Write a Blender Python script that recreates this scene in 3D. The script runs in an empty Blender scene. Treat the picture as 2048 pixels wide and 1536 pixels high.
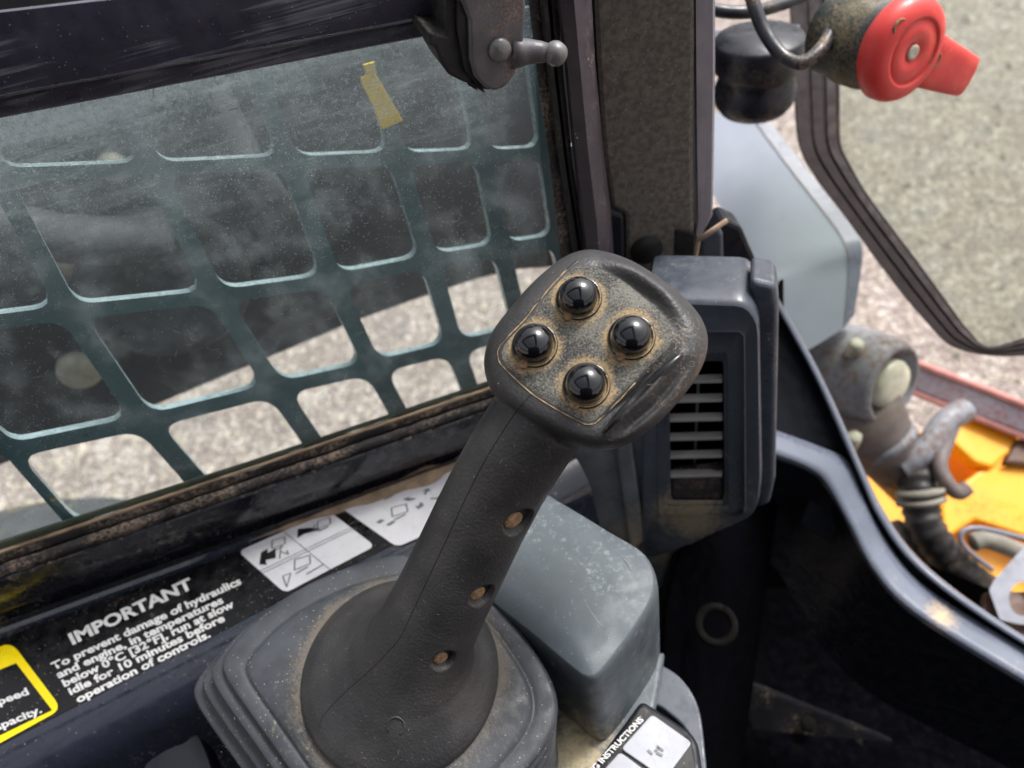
import bpy, bmesh, math, random
from mathutils import Vector as V, Matrix, noise as mn
from mathutils.bvhtree import BVHTree
random.seed(7)
sc = bpy.context.scene
C = sc.collection
# ------------------------------------------------------------------ camera
FPX = 1500.0                       # focal length in pixels of the 2048 px wide photograph
UPc = V((-.143, .695, .704)).normalized()          # world up seen in camera axes
Yc = (V((0, 0, -1)) - UPc * V((0, 0, -1)).dot(UPc)).normalized()
Xc = Yc.cross(UPc)
M = Matrix((Xc, Yc, UPc))          # camera axes -> world axes
CAM = V((0, 0, .42))
cd = bpy.data.cameras.new('camera'); cam = bpy.data.objects.new('camera', cd); C.objects.link(cam)
cd.sensor_width = 36; cd.lens = FPX / 2048 * 36
cam.matrix_world = Matrix.Translation(CAM) @ M.to_4x4()
cd.clip_start = .01; cd.clip_end = 2000
cd.dof.use_dof = True; cd.dof.focus_distance = .335; cd.dof.aperture_fstop = 8.0
sc.camera = cam
# ------------------------------------------------------------------ world, sun, exposure
SUN_EL, SUN_AZ = 60, 62            # degrees; azimuth from +Y towards +X
w = bpy.data.worlds.new('World'); sc.world = w; w.use_nodes = True
nt = w.node_tree; bg = nt.nodes['Background']
sky = nt.nodes.new('ShaderNodeTexSky'); sky.sky_type = 'NISHITA'; sky.sun_disc = False
sky.sun_elevation = math.radians(SUN_EL); sky.sun_rotation = math.radians(SUN_AZ)
sky.dust_density = 6; sky.air_density = 1; sky.ozone_density = 1
hs = nt.nodes.new('ShaderNodeHueSaturation'); hs.inputs['Saturation'].default_value = .2
nt.links.new(sky.outputs[0], hs.inputs['Color']); nt.links.new(hs.outputs[0], bg.inputs[0])
bg.inputs[1].default_value = .15
sl = bpy.data.lights.new('sun', 'SUN'); so = bpy.data.objects.new('sun', sl); C.objects.link(so)
sl.energy = 2.0; sl.angle = math.radians(14); sl.color = (1, .97, .93)
sd = V((math.sin(math.radians(SUN_AZ)) * math.cos(math.radians(SUN_EL)), math.cos(math.radians(SUN_AZ)) * math.cos(math.radians(SUN_EL)), math.sin(math.radians(SUN_EL))))
so.rotation_euler = sd.to_track_quat('Z', 'Y').to_euler()
sc.view_settings.view_transform = 'Standard'; sc.view_settings.look = 'None'
sc.view_settings.exposure = .62; sc.view_settings.gamma = 1
sc.render.engine = 'CYCLES'; sc.cycles.max_bounces = 10; sc.cycles.transparent_max_bounces = 16
sc.cycles.caustics_reflective = False; sc.cycles.caustics_refractive = False

# ------------------------------------------------------------------ geometry helpers
def ray(u, v): return M @ V(((u - 1024) / FPX, (768 - v) / FPX, -1))
def D(u, v, d): return CAM + ray(u, v) * d
def cv(x, y, z): return (M @ V((x, y, z))).normalized()     # direction given in camera axes
def PL(u, v, pl):
    p, n = pl; r = ray(u, v); return CAM + r * ((p - CAM).dot(n) / r.dot(n))
def GP(u, v, z=0): return PL(u, v, (V((0, 0, z)), V((0, 0, 1))))
UP = V((0, 0, 1))
# wall plane: vertical, through the foot line of the window wall on the console
_a, _b = GP(0, 1258), GP(900, 930)
WH = (_b - _a).normalized(); WN = WH.cross(UP).normalized()
if WN.y > 0: WN = -WN              # points into the cab
def WP(u, v, off=0): return PL(u, v, (_a - WN * off, WN))    # off > 0: outward
def new(name, bm, m, parent=None, smooth=True, mats=None):
    me = bpy.data.meshes.new(name)
    if isinstance(bm, bmesh.types.BMesh): bm.to_mesh(me); bm.free()
    else: me = bm; me.name = name
    o = bpy.data.objects.new(name, me); C.objects.link(o)
    for mm in (mats or [m]): me.materials.append(mm)
    if smooth:
        me.polygons.foreach_set('use_smooth', [True] * len(me.polygons))
    if parent is not None: put(o, parent)
    return o
def put(o, parent):
    o.parent = parent
    if parent.parent is None: o.matrix_parent_inverse = Matrix.Translation(-parent.location)
def autosm(o, ang=35):
    me = o.data
    me.polygons.foreach_set('use_smooth', [True] * len(me.polygons))
    bm = bmesh.new(); bm.from_mesh(me)
    for e in bm.edges:
        if len(e.link_faces) == 2 and e.calc_face_angle(0) > math.radians(ang): e.smooth = False
    bm.to_mesh(me); bm.free()
def bevel(o, wd, seg=3, ang=30):
    b = o.modifiers.new('bevel', 'BEVEL'); b.width = wd; b.segments = seg; b.limit_method = 'ANGLE'; b.angle_limit = math.radians(ang)
    b.harden_normals = False
    return o
def tag(o, label=None, cat=None, group=None, kind=None):
    if label: o['label'] = label
    if cat: o['category'] = cat
    if group: o['group'] = group
    if kind: o['kind'] = kind
    return o
def thing(name, label, cat, loc, group=None):
    o = bpy.data.objects.new(name, None); C.objects.link(o); o.location = loc; o.empty_display_size = .02
    return tag(o, label, cat, group)
def rounded(poly, r, seg=5):
    """polygon (2-D or 3-D points) with each corner rounded by r (or a list of r)"""
    n = len(poly); P = [V(p) for p in poly]; out = []
    for i in range(n):
        p, a, b = P[i], P[i - 1], P[(i + 1) % n]
        rr = r[i] if isinstance(r, (list, tuple)) else r
        da, db = a - p, b - p
        t = min(rr, da.length * .48, db.length * .48)
        p0, p1 = p + da.normalized() * t, p + db.normalized() * t
        if t < 1e-9: out.append(p); continue
        for k in range(seg + 1):
            s = k / seg; out.append(p0 * (1 - s) ** 2 + p * 2 * s * (1 - s) + p1 * s * s)
    return out
def smoothpath(P, n=8, closed=False):
    P = [V(p) for p in P]; out = []; m = len(P)
    for i in range(m if closed else m - 1):
        p0 = P[i - 1] if (closed or i > 0) else P[0]; p1 = P[i]; p2 = P[(i + 1) % m]
        p3 = P[(i + 2) % m] if (closed or i + 2 < m) else P[-1]
        for k in range(n):
            t = k / n
            out.append(.5 * ((2 * p1) + (p2 - p0) * t + (2 * p0 - 5 * p1 + 4 * p2 - p3) * t * t + (3 * p1 - p0 - 3 * p2 + p3) * t ** 3))
    if not closed: out.append(P[-1])
    return out
def polar(poly, c, n=96):
    """closed 2-D outline resampled on n directions from c"""
    P = [V((p[0], p[1])) for p in poly]; c = V(c); out = []
    for k in range(n):
        a = 2 * math.pi * k / n; d = V((math.cos(a), math.sin(a))); best = None
        for i in range(len(P)):
            p, q = P[i] - c, P[(i + 1) % len(P)] - c; e = q - p
            den = d.x * e.y - d.y * e.x
            if abs(den) < 1e-12: continue
            t = (p.x * e.y - p.y * e.x) / den; s = (p.x * d.y - p.y * d.x) / den
            if t > 0 and -1e-6 <= s <= 1 + 1e-6: best = t if best is None else max(best, t)
        out.append(c + d * (best or 0))
    return out
def loft(loops, bm=None, cap0=True, cap1=True, closed=True):
    bm = bm or bmesh.new(); R = [[bm.verts.new(p) for p in L] for L in loops]; n = len(loops[0])
    for A, B in zip(R, R[1:]):
        for i in range(n if closed else n - 1):
            j = (i + 1) % n
            try: bm.faces.new((A[i], A[j], B[j], B[i]))
            except ValueError: pass
    if closed and cap0: bm.faces.new(R[0][::-1])
    if closed and cap1: bm.faces.new(R[-1])
    bmesh.ops.recalc_face_normals(bm, faces=bm.faces[:])
    return bm
def slab(pts, d, bm=None, mi=0):
    """flat polygon pts extruded by vector d"""
    bm = bm or bmesh.new()
    a = [bm.verts.new(p) for p in pts]; b = [bm.verts.new(p + d) for p in pts]; n = len(pts); F = []
    F.append(bm.faces.new(a)); F.append(bm.faces.new(b[::-1]))
    for i in range(n): F.append(bm.faces.new((a[i], b[i], b[(i + 1) % n], a[(i + 1) % n])))
    bmesh.ops.recalc_face_normals(bm, faces=F)
    for f in F: f.material_index = mi
    return bm
def ring(c, n, r, seg=32, rb=None, ref=None):
    n = n.normalized(); x = (ref or (V((1, 0, 0)) if abs(n.x) < .9 else V((0, 1, 0))))
    x = (x - n * x.dot(n)).normalized(); y = n.cross(x); rb = rb or r
    return [c + x * r * math.cos(2 * math.pi * k / seg) + y * rb * math.sin(2 * math.pi * k / seg) for k in range(seg)]
def lathe(c, n, prof, seg=32, bm=None):
    """prof: (distance along n, radius)"""
    n = n.normalized(); return loft([ring(c + n * h, n, max(r, 1e-5), seg) for h, r in prof], bm)
def tube(path, r, seg=8, bm=None):
    path = [V(p) for p in path]; loops = []; ref = None
    for i, p in enumerate(path):
        t = (path[min(i + 1, len(path) - 1)] - path[max(i - 1, 0)])
        if t.length < 1e-9: t = V((0, 0, 1))
        t.normalize()
        if ref is None: ref = t.orthogonal()
        ref = (ref - t * ref.dot(t)).normalized(); y = t.cross(ref)
        rr = r[i] if isinstance(r, (list, tuple)) else r
        loops.append([p + (ref * math.cos(2 * math.pi * k / seg) + y * math.sin(2 * math.pi * k / seg)) * rr for k in range(seg)])
    return loft(loops, bm)
def sheet(rows, thick=.002, bm=None):
    """rows: equally long lists of 3-D points"""
    return loft(rows, bm, False, False, closed=False)
def solid(o, t, off=-1):
    s = o.modifiers.new('solid', 'SOLIDIFY'); s.thickness = t; s.offset = off; return o
def box(c, x, y, z, bm=None):
    """box centred at c with half-axis vectors"""
    bm = bm or bmesh.new(); P = [bm.verts.new(c + x * a + y * b + z * d) for a in (-1, 1) for b in (-1, 1) for d in (-1, 1)]
    F = [bm.faces.new([P[i] for i in f]) for f in ((0, 1, 3, 2), (4, 6, 7, 5), (0, 4, 5, 1), (2, 3, 7, 6), (0, 2, 6, 4), (1, 5, 7, 3))]
    bmesh.ops.recalc_face_normals(bm, faces=F); return bm

# ------------------------------------------------------------------ materials
def srgb(r, g, b):
    f = lambda c: (c / 255 / 12.92) if c / 255 <= .04045 else ((c / 255 + .055) / 1.055) ** 2.4
    return (f(r), f(g), f(b), 1)
class N:
    def __init__(s, name):
        s.m = bpy.data.materials.new(name); s.m.use_nodes = True; s.t = s.m.node_tree
        s.b = s.t.nodes['Principled BSDF']; s.out = s.t.nodes['Material Output']
        s.geo = s.n('ShaderNodeNewGeometry'); s.pos = s.geo.outputs['Position']
    def n(s, ty, **k):
        x = s.t.nodes.new(ty)
        for a, v in k.items(): setattr(x, a, v)
        return x
    def L(s, a, b): s.t.links.new(a, b)
    def inp(s, node, i, val):
        if hasattr(val, 'is_output') or isinstance(val, bpy.types.NodeSocket): s.L(val, node.inputs[i])
        else: node.inputs[i].default_value = val
    def math(s, op, a, b=0, c=0, clamp=False):
        x = s.n('ShaderNodeMath', operation=op); x.use_clamp = clamp
        s.inp(x, 0, a); s.inp(x, 1, b); s.inp(x, 2, c); return x.outputs[0]
    def mapv(s, scale=(1, 1, 1), rot=(0, 0, 0)):
        x = s.n('ShaderNodeMapping'); s.L(s.pos, x.inputs[0]); x.inputs['Scale'].default_value = scale; x.inputs['Rotation'].default_value = rot
        return x.outputs[0]
    def noise(s, scale, det=4, rough=.55, vec=None, dist=0):
        x = s.n('ShaderNodeTexNoise'); s.L(vec or s.pos, x.inputs['Vector']); x.inputs['Scale'].default_value = scale
        x.inputs['Detail'].default_value = det; x.inputs['Roughness'].default_value = rough; x.inputs['Distortion'].default_value = dist
        return x.outputs['Fac']
    def vor(s, scale, feature='F1', vec=None, out='Distance', rnd=1):
        x = s.n('ShaderNodeTexVoronoi', feature=feature); s.L(vec or s.pos, x.inputs['Vector']); x.inputs['Scale'].default_value = scale
        x.inputs['Randomness'].default_value = rnd
        return x.outputs[out]
    def ramp(s, v, lo, hi, a=0, b=1):
        x = s.n('ShaderNodeMapRange'); x.interpolation_type = 'SMOOTHSTEP'; s.inp(x, 0, v)
        for i, q in enumerate((lo, hi, a, b)): x.inputs[i + 1].default_value = q
        return x.outputs[0]
    def mix(s, f, a, b):
        x = s.n('ShaderNodeMix', data_type='RGBA'); s.inp(x, 0, f); s.inp(x, 6, a); s.inp(x, 7, b); return x.outputs[2]
    def bump(s, h, strength, dist=.001, prev=None):
        x = s.n('ShaderNodeBump'); s.L(h, x.inputs['Height']); x.inputs['Strength'].default_value = strength; x.inputs['Distance'].default_value = dist
        if prev is not None: s.L(prev, x.inputs['Normal'])
        return x.outputs[0]
    def upn(s):
        x = s.n('ShaderNodeSeparateXYZ'); s.L(s.geo.outputs['Normal'], x.inputs[0]); return x.outputs[2]
TAN = srgb(172, 156, 130)
def mat(name, col, rough=.5, metal=0, var=.25, vs=40, dust=0, dcol=TAN, ds=30, spec=.5, speck=0, sps=900, grain=0, gs=1500, scratch=0, sdir=None, updust=0, coat=0, rv=.15):
    k = N(name); b = k.b
    n1 = k.noise(vs, 5); base = k.mix(k.ramp(n1, .3, .7), tuple(c * (1 - var) for c in col[:3]) + (1,), tuple(min(1, c * (1 + var)) for c in col[:3]) + (1,))
    rg = k.ramp(k.noise(vs * 3, 4), .3, .7, max(0, rough - rv), min(1, rough + rv))
    if dust or updust:
        dn = k.ramp(k.math('MULTIPLY', k.noise(ds, 8, .7), k.noise(ds * 22, 4, .7)), .32 - dust * .16, .44 - dust * .1)
        if updust: dn = k.math('MULTIPLY', dn, k.ramp(k.upn(), .2, .9, 1 - updust, 1))
        dn = k.math('MULTIPLY', dn, min(1, .35 + dust * .6))
        base = k.mix(dn, base, dcol); rg = k.math('ADD', rg, k.math('MULTIPLY', dn, .5), clamp=True)
    if speck:
        v = k.vor(sps, out='Distance'); c = k.vor(sps, out='Color')
        sx = k.n('ShaderNodeSeparateColor'); k.L(c, sx.inputs[0])
        sp = k.math('MULTIPLY', k.math('LESS_THAN', v, .22), k.math('GREATER_THAN', sx.outputs[0], 1 - speck))
        base = k.mix(k.math('MULTIPLY', sp, .75), base, srgb(190, 175, 150))
    if scratch:
        mp = k.n('ShaderNodeMapping'); k.L(k.pos, mp.inputs[0])
        if sdir is not None:
            e = sdir.to_track_quat('X', 'Z').inverted().to_euler(); mp.inputs['Rotation'].default_value = e
        mp.inputs['Scale'].default_value = (6, 600, 600)
        # rotate then scale
        mp.vector_type = 'POINT'
        mr = k.n('ShaderNodeVectorRotate', rotation_type='EULER_XYZ'); k.L(k.pos, mr.inputs[0])
        if sdir is not None: mr.inputs['Rotation'].default_value = e
        k.L(mr.outputs[0], mp.inputs[0]); mp.inputs['Rotation'].default_value = (0, 0, 0)
        sn = k.ramp(k.math('MULTIPLY', k.noise(1, 3, .6, mp.outputs[0]), k.ramp(k.noise(25, 3), .3, .7, .6, 1.1)), .44, .66)
        base = k.mix(k.math('MULTIPLY', sn, scratch), base, srgb(150, 152, 165)); rg = k.math('ADD', rg, k.math('MULTIPLY', sn, .2), clamp=True)
    k.L(base, b.inputs['Base Color']); k.inp(b, 'Roughness', rg)
    b.inputs['Metallic'].default_value = metal; b.inputs['Specular IOR Level'].default_value = spec; b.inputs['Coat Weight'].default_value = coat
    nrm = None
    if grain: nrm = k.bump(k.noise(gs, 3, .6), grain, .0006)
    nrm = k.bump(k.noise(vs * 2, 4), .15, .001, nrm)
    k.L(nrm, b.inputs['Normal'])
    return k.m
m_rubber = mat('boot_rubber', srgb(59, 62, 68), .5, dust=.12, dcol=srgb(140, 134, 116), ds=16, speck=.10, sps=800, grain=.15, gs=900)
m_boxplastic = mat('grey_plastic', srgb(80, 88, 94), .5, var=.12, vs=25, dust=.4, dcol=srgb(160, 165, 162), ds=14, speck=.03, grain=.2, gs=1800)
m_vent = mat('vent_plastic', srgb(64, 70, 80), .42, var=.1, dust=.15, dcol=srgb(150, 140, 122), ds=26, speck=.03, grain=.1)
m_louvre = mat('dusty_lit_louvre', srgb(150, 148, 146), .5, var=.15, dust=.3, ds=40)  # slats get little light, so brightness is put into their colour
m_vdirt = mat('dirty_plastic', srgb(96, 102, 108), .5, dust=.4, dcol=srgb(150, 138, 118), ds=14)
m_black = mat('black_paint', srgb(26, 27, 36), .3, var=.2, dust=.15, ds=12, speck=.06, sps=700, coat=.15)
m_blackgloss = mat('black_gloss_paint', srgb(38, 42, 54), .24, var=.1, dust=.05, ds=12, speck=.03, sps=800, coat=.5)
m_hinge = mat('hinge_black', srgb(34, 35, 44), .35, var=.1, dust=.1, ds=20)
m_decal = mat('black_decal', srgb(13, 12, 16), .38, var=.2, dust=.1, ds=10, speck=.09, sps=800)
m_rail = mat('rail_plastic', srgb(60, 58, 72), .36, var=.15, speck=.08, sps=900, scratch=.42, sdir=WH, dust=0, coat=.2)
m_seal = mat('rubber_seal', srgb(27, 26, 27), .6, dust=.25, dcol=srgb(132, 118, 104), ds=24)
m_dustyseal = mat('dusty_channel', srgb(44, 40, 42), .6, dust=.6, dcol=srgb(170, 148, 130), ds=22)
m_foot = mat('olive_seal', srgb(66, 76, 66), .6, var=.25, vs=60, dust=.4, dcol=srgb(120, 116, 90), ds=40)
m_tandust = mat('caked_dust', srgb(152, 130, 108), .9, var=.35, vs=60, grain=.5, gs=700)
m_white = mat('white_label', srgb(215, 213, 218), .38, var=.05, speck=.02, dust=.08, ds=25)
m_whiteprint = mat('white_print', srgb(215, 214, 214), .5, var=.1, vs=200)
m_greyprint = mat('grey_print', srgb(120, 120, 124), .5, var=.1)
m_darkprint = mat('dark_print', srgb(18, 20, 18), .5, var=.1)
m_yellow = mat('yellow_print', srgb(246, 218, 8), .4, var=.04, speck=.02, sps=400)
m_key = mat('grey_white_key', srgb(170, 172, 180), .45, var=.08, dust=.2, dcol=srgb(140, 136, 126), ds=30)
m_guard = mat('teal_guard_paint', srgb(66, 94, 100), .42, var=.15, vs=30, dust=.15, dcol=srgb(120, 135, 135), ds=15)
m_edge = mat('sunlit_guard_edge', srgb(170, 190, 195), .3, metal=.3, var=.1)  # hole edges painted pale: sun sheen put into the colour
m_carpet = mat('speckled_foam', srgb(98, 91, 84), .95, var=.3, vs=300, grain=.4, gs=700, speck=.1, sps=900, dust=.1, dcol=srgb(130, 115, 100), ds=60)
m_trim = mat('pillar_trim', srgb(62, 55, 62), .5, var=.2, speck=.05, sps=300, dust=.15)
m_steel = mat('dull_steel_edge', srgb(112, 108, 116), .45, var=.15, dust=.15, ds=30, scratch=.2, sdir=UP)
m_latch = mat('latch_metal', srgb(90, 88, 93), .45, metal=.2, var=.2, vs=80, dust=.5, dcol=srgb(170, 140, 115), ds=45)
m_ball = mat('latch_ball', srgb(112, 110, 112), .4, metal=.3, var=.1, dust=.3, ds=60)
m_door = mat('door_seal_rubber', srgb(50, 41, 41), .65, var=.2, spec=.3, dust=.15, dcol=srgb(110, 90, 75), ds=25)
m_red = mat('red_plastic', srgb(230, 68, 64), .45, var=.1, vs=30, dust=.3, speck=.03, sps=500, dcol=srgb(190, 140, 110), ds=30)
m_collar = mat('dusty_black_collar', srgb(40, 48, 50), .5, dust=.75, dcol=srgb(150, 136, 105), ds=28)
m_cable = mat('black_cable', srgb(40, 42, 50), .4, dust=.5, dcol=srgb(190, 160, 120), ds=22, updust=.5)
m_body = mat('grey_blue_bodywork', srgb(164, 171, 185), .5, var=.06, vs=12, dust=.1, dcol=srgb(150, 150, 150), rv=.05)
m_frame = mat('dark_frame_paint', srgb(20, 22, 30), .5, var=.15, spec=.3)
m_void2 = mat('pedal_black', srgb(16, 16, 20), .8, var=.3, spec=.1, dust=.1, ds=30)
m_lip = mat('lip_paint_sky_sheen', srgb(104, 110, 124), .28, coat=.3, var=.1, vs=18, dust=.05, dcol=srgb(170, 150, 120), ds=9)  # black frame paint greyed: sky reflection put into the base colour
m_ridge = mat('ridge_black', srgb(26, 26, 28), .25, var=.2, dust=.1, ds=60)
m_darkbolt = mat('dull_bolt', srgb(15, 14, 13), .9, var=.3, vs=60, spec=.1)
m_void = mat('footwell_shade_black', srgb(3, 3, 6), .85, var=.3, spec=.03)  # near-black base stands in for the shade of a closed cab
m_orange = mat('orange_paint', srgb(250, 172, 28), .45, var=.06, vs=10, dust=.25, dcol=srgb(190, 120, 60), ds=9)
m_rust = mat('rusty_steel', srgb(110, 96, 90), .6, var=.3, vs=22, dust=.7, dcol=srgb(120, 120, 128), ds=9, metal=.1)
m_rust2 = mat('grey_rusty_casting', srgb(132, 134, 142), .5, var=.2, vs=15, dust=.75, dcol=srgb(112, 86, 70), ds=5)
m_chrome = mat('pale_pin', srgb(205, 200, 180), .35, var=.25, vs=30)
m_hose = mat('black_hose', srgb(38, 34, 36), .5, dust=.3, ds=25)
m_ghose = mat('dusty_grey_hose', srgb(140, 135, 125), .7, dust=.3, ds=25)
m_bar = mat('chassis_bar_grey', srgb(158, 156, 168), .5, var=.15, vs=14, dust=.5, dcol=srgb(150, 84, 74), ds=6)
m_pink = mat('faded_pink_edge', srgb(186, 128, 122), .6, var=.15, dust=.2, ds=8)
m_brown = mat('brown_bracket', srgb(96, 68, 56), .5, var=.15)
m_bracket = mat('pale_bracket', srgb(128, 130, 142), .45, var=.1, dust=.2)
m_bolt = mat('pale_bolt', srgb(182, 178, 162), .5, var=.2, vs=90)
m_arm = mat('loader_arm_paint', srgb(56, 56, 60), .6, var=.35, vs=8, dust=.25, dcol=srgb(90, 88, 88), ds=5)
m_tyre = mat('grey_tyre', srgb(66, 68, 72), .7, var=.15, dust=.3, dcol=srgb(120, 118, 112), ds=9)
m_tag = mat('yellow_tag', srgb(255, 205, 20), .6, var=.12, vs=40)
m_seam = mat('dark_seam', srgb(14, 13, 13), .8)
m_dustline = mat('tan_dust_line', srgb(168, 142, 106), .9, var=.4, vs=500)
m_plug = mat('tan_dirt_plug', srgb(148, 120, 90), .95, var=.4, vs=500, grain=.8, gs=900)
m_scuff = mat('pale_scuff', srgb(128, 132, 130), .8, var=.3, vs=200)
m_lint = mat('pale_lint', srgb(170, 182, 182), .9)
m_crumb = mat('tan_crumb', srgb(196, 172, 138), .9, var=.3, vs=400)
m_cap = mat('button_black', srgb(20, 21, 25), .12, var=.1, coat=.6, rv=.04, dust=0)

def ground_mat(name, c1, c2, c3, sc_):
    k = N(name); v = k.vor(sc_, out='Color'); sx = k.n('ShaderNodeSeparateColor'); k.L(v, sx.inputs[0])
    c = k.mix(sx.outputs[0], c1, c2); c = k.mix(k.ramp(k.noise(sc_ * .5, 5, .7), .52, .62), c, c3)
    c = k.mix(k.ramp(k.noise(5, 5, .65), .42, .62, 0, .5), c, c2); c = k.mix(k.ramp(k.noise(22, 3), .56, .66, 0, .6), c, c3)
    k.L(c, k.b.inputs['Base Color']); k.b.inputs['Roughness'].default_value = .95
    d = k.vor(sc_); k.L(k.bump(d, .9, .012), k.b.inputs['Normal']); return k.m
m_gravel = ground_mat('gravel', srgb(172, 157, 150), srgb(128, 115, 110), srgb(216, 206, 198), 85)
m_stone = mat('gravel_stone', srgb(180, 170, 158), .9, var=.4, vs=25)

# joystick skin: leather-like grain, wear, dust
def grip_mat(btn, face):
    k = N('grip_rubber'); b = k.b
    n1 = k.ramp(k.noise(28, 5), .35, .7); base = k.mix(n1, srgb(44, 44, 46), srgb(64, 63, 64))
    base = k.mix(k.ramp(k.noise(12, 3), .5, .75, 0, .4), base, srgb(58, 48, 44))
    vv = k.vor(1300, out='Distance'); cc = k.n('ShaderNodeSeparateColor'); k.L(k.vor(1300, out='Color'), cc.inputs[0])
    sp = k.math('MULTIPLY', k.math('LESS_THAN', vv, .16), k.math('GREATER_THAN', cc.outputs[0], .965))
    base = k.mix(k.math('MULTIPLY', sp, .7), base, srgb(180, 165, 140))
    fib = k.ramp(k.noise(160, 6, .75, dist=1.2), .655, .70); base = k.mix(k.math('MULTIPLY', fib, .35), base, srgb(122, 116, 106))
    # brown dirt lodged in the channel behind the panel
    (c0, c1) = face
    k.L(base, b.inputs['Base Color'])
    k.inp(b, 'Roughness', k.ramp(k.noise(60, 4), .3, .7, .42, .62))
    x = k.bump(k.vor(800, 'SMOOTH_F1'), .38, .0005); x = k.bump(k.noise(2600, 2), .2, .0003, x); k.L(x, b.inputs['Normal'])
    return k.m
def dist_to(k, p):
    x = k.n('ShaderNodeVectorMath', operation='DISTANCE'); k.L(k.pos, x.inputs[0]); x.inputs[1].default_value = p; return x.outputs['Value']
def panel_mat(btn, rb):
    k = N('dusty_panel'); b = k.b
    g = k.noise(1250, 4, .8); d = None
    for p in btn:
        q = dist_to(k, p); d = q if d is None else k.math('MINIMUM', d, q)
    near = k.ramp(k.math('ADD', d, k.math('MULTIPLY', k.math('SUBTRACT', k.noise(130, 3), .5), rb * .9)), rb * .95, rb * 1.4, 1, 0)
    wob = k.noise(160, 4, .7)
    caked = k.math('MULTIPLY', near, k.ramp(wob, .3, .6), clamp=True)
    fine = k.ramp(k.math('ADD', g, k.math('MULTIPLY', k.noise(60, 4), .45)), .60, .86)
    base = k.mix(fine, srgb(42, 43, 45), srgb(122, 120, 112))
    tan = k.ramp(k.math('ADD', g, k.math('MULTIPLY', near, .22)), .58, .7)
    base = k.mix(k.math('MULTIPLY', tan, k.ramp(k.noise(70, 3), .35, .6, .25, .7)), base, srgb(170, 150, 116))
    base = k.mix(k.math('MULTIPLY', caked, k.ramp(g, .38, .55, .35, 1)), base, srgb(182, 154, 114))
    k.L(base, b.inputs['Base Color']); b.inputs['Roughness'].default_value = .75
    k.L(k.bump(g, .8, .0008), b.inputs['Normal']); return k.m

def glass_mat(name, tint, top=None, haze=.06):
    k = N(name); t = k.t; t.nodes.remove(k.b)
    tr = k.n('ShaderNodeBsdfTransparent'); tr.inputs[0].default_value = tint
    gl = k.n('ShaderNodeBsdfGlossy'); gl.inputs['Roughness'].default_value = .03; gl.inputs[0].default_value = (1, 1, 1, 1)
    fr = k.n('ShaderNodeFresnel'); fr.inputs[0].default_value = 1.5
    m1 = k.n('ShaderNodeMixShader'); k.L(k.math('MULTIPLY', fr.outputs[0], k.math('SUBTRACT', 1, k.geo.outputs['Backfacing'])), m1.inputs[0]); k.L(tr.outputs[0], m1.inputs[1]); k.L(gl.outputs[0], m1.inputs[2])
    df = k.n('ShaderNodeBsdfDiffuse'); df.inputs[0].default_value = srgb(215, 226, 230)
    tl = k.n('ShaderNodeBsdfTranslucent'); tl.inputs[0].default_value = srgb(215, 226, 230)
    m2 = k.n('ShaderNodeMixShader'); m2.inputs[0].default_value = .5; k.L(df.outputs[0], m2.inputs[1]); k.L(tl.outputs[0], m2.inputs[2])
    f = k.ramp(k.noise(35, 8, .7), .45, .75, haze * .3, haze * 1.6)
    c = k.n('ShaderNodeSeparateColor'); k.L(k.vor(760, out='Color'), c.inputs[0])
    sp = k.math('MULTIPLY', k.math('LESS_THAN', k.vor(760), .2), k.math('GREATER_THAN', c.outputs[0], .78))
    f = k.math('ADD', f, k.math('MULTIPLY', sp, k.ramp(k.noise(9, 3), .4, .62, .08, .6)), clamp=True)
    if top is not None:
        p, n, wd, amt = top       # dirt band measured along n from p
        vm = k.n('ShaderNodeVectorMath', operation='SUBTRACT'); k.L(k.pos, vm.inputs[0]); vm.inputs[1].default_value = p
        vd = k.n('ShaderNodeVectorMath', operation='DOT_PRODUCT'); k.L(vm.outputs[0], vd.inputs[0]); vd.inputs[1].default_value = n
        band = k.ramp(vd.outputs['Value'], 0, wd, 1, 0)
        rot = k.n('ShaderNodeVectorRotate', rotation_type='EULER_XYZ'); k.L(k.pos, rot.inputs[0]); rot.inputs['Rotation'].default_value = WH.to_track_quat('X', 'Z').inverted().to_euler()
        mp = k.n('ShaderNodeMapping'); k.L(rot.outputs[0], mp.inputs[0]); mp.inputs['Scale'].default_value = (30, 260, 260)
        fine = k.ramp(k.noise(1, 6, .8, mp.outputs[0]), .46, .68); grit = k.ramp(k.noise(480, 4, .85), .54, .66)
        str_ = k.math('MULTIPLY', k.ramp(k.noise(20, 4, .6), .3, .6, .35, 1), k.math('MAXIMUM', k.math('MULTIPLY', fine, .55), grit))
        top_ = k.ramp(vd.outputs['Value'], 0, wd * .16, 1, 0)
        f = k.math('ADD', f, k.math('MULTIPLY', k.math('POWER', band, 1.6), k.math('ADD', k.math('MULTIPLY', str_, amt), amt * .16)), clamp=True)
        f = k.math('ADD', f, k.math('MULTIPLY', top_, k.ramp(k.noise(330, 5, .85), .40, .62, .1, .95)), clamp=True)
    m3 = k.n('ShaderNodeMixShader'); k.L(f, m3.inputs[0]); k.L(m1.outputs[0], m3.inputs[1]); k.L(m2.outputs[0], m3.inputs[2])
    k.L(m3.outputs[0], k.out.inputs[0]); return k.m

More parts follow.
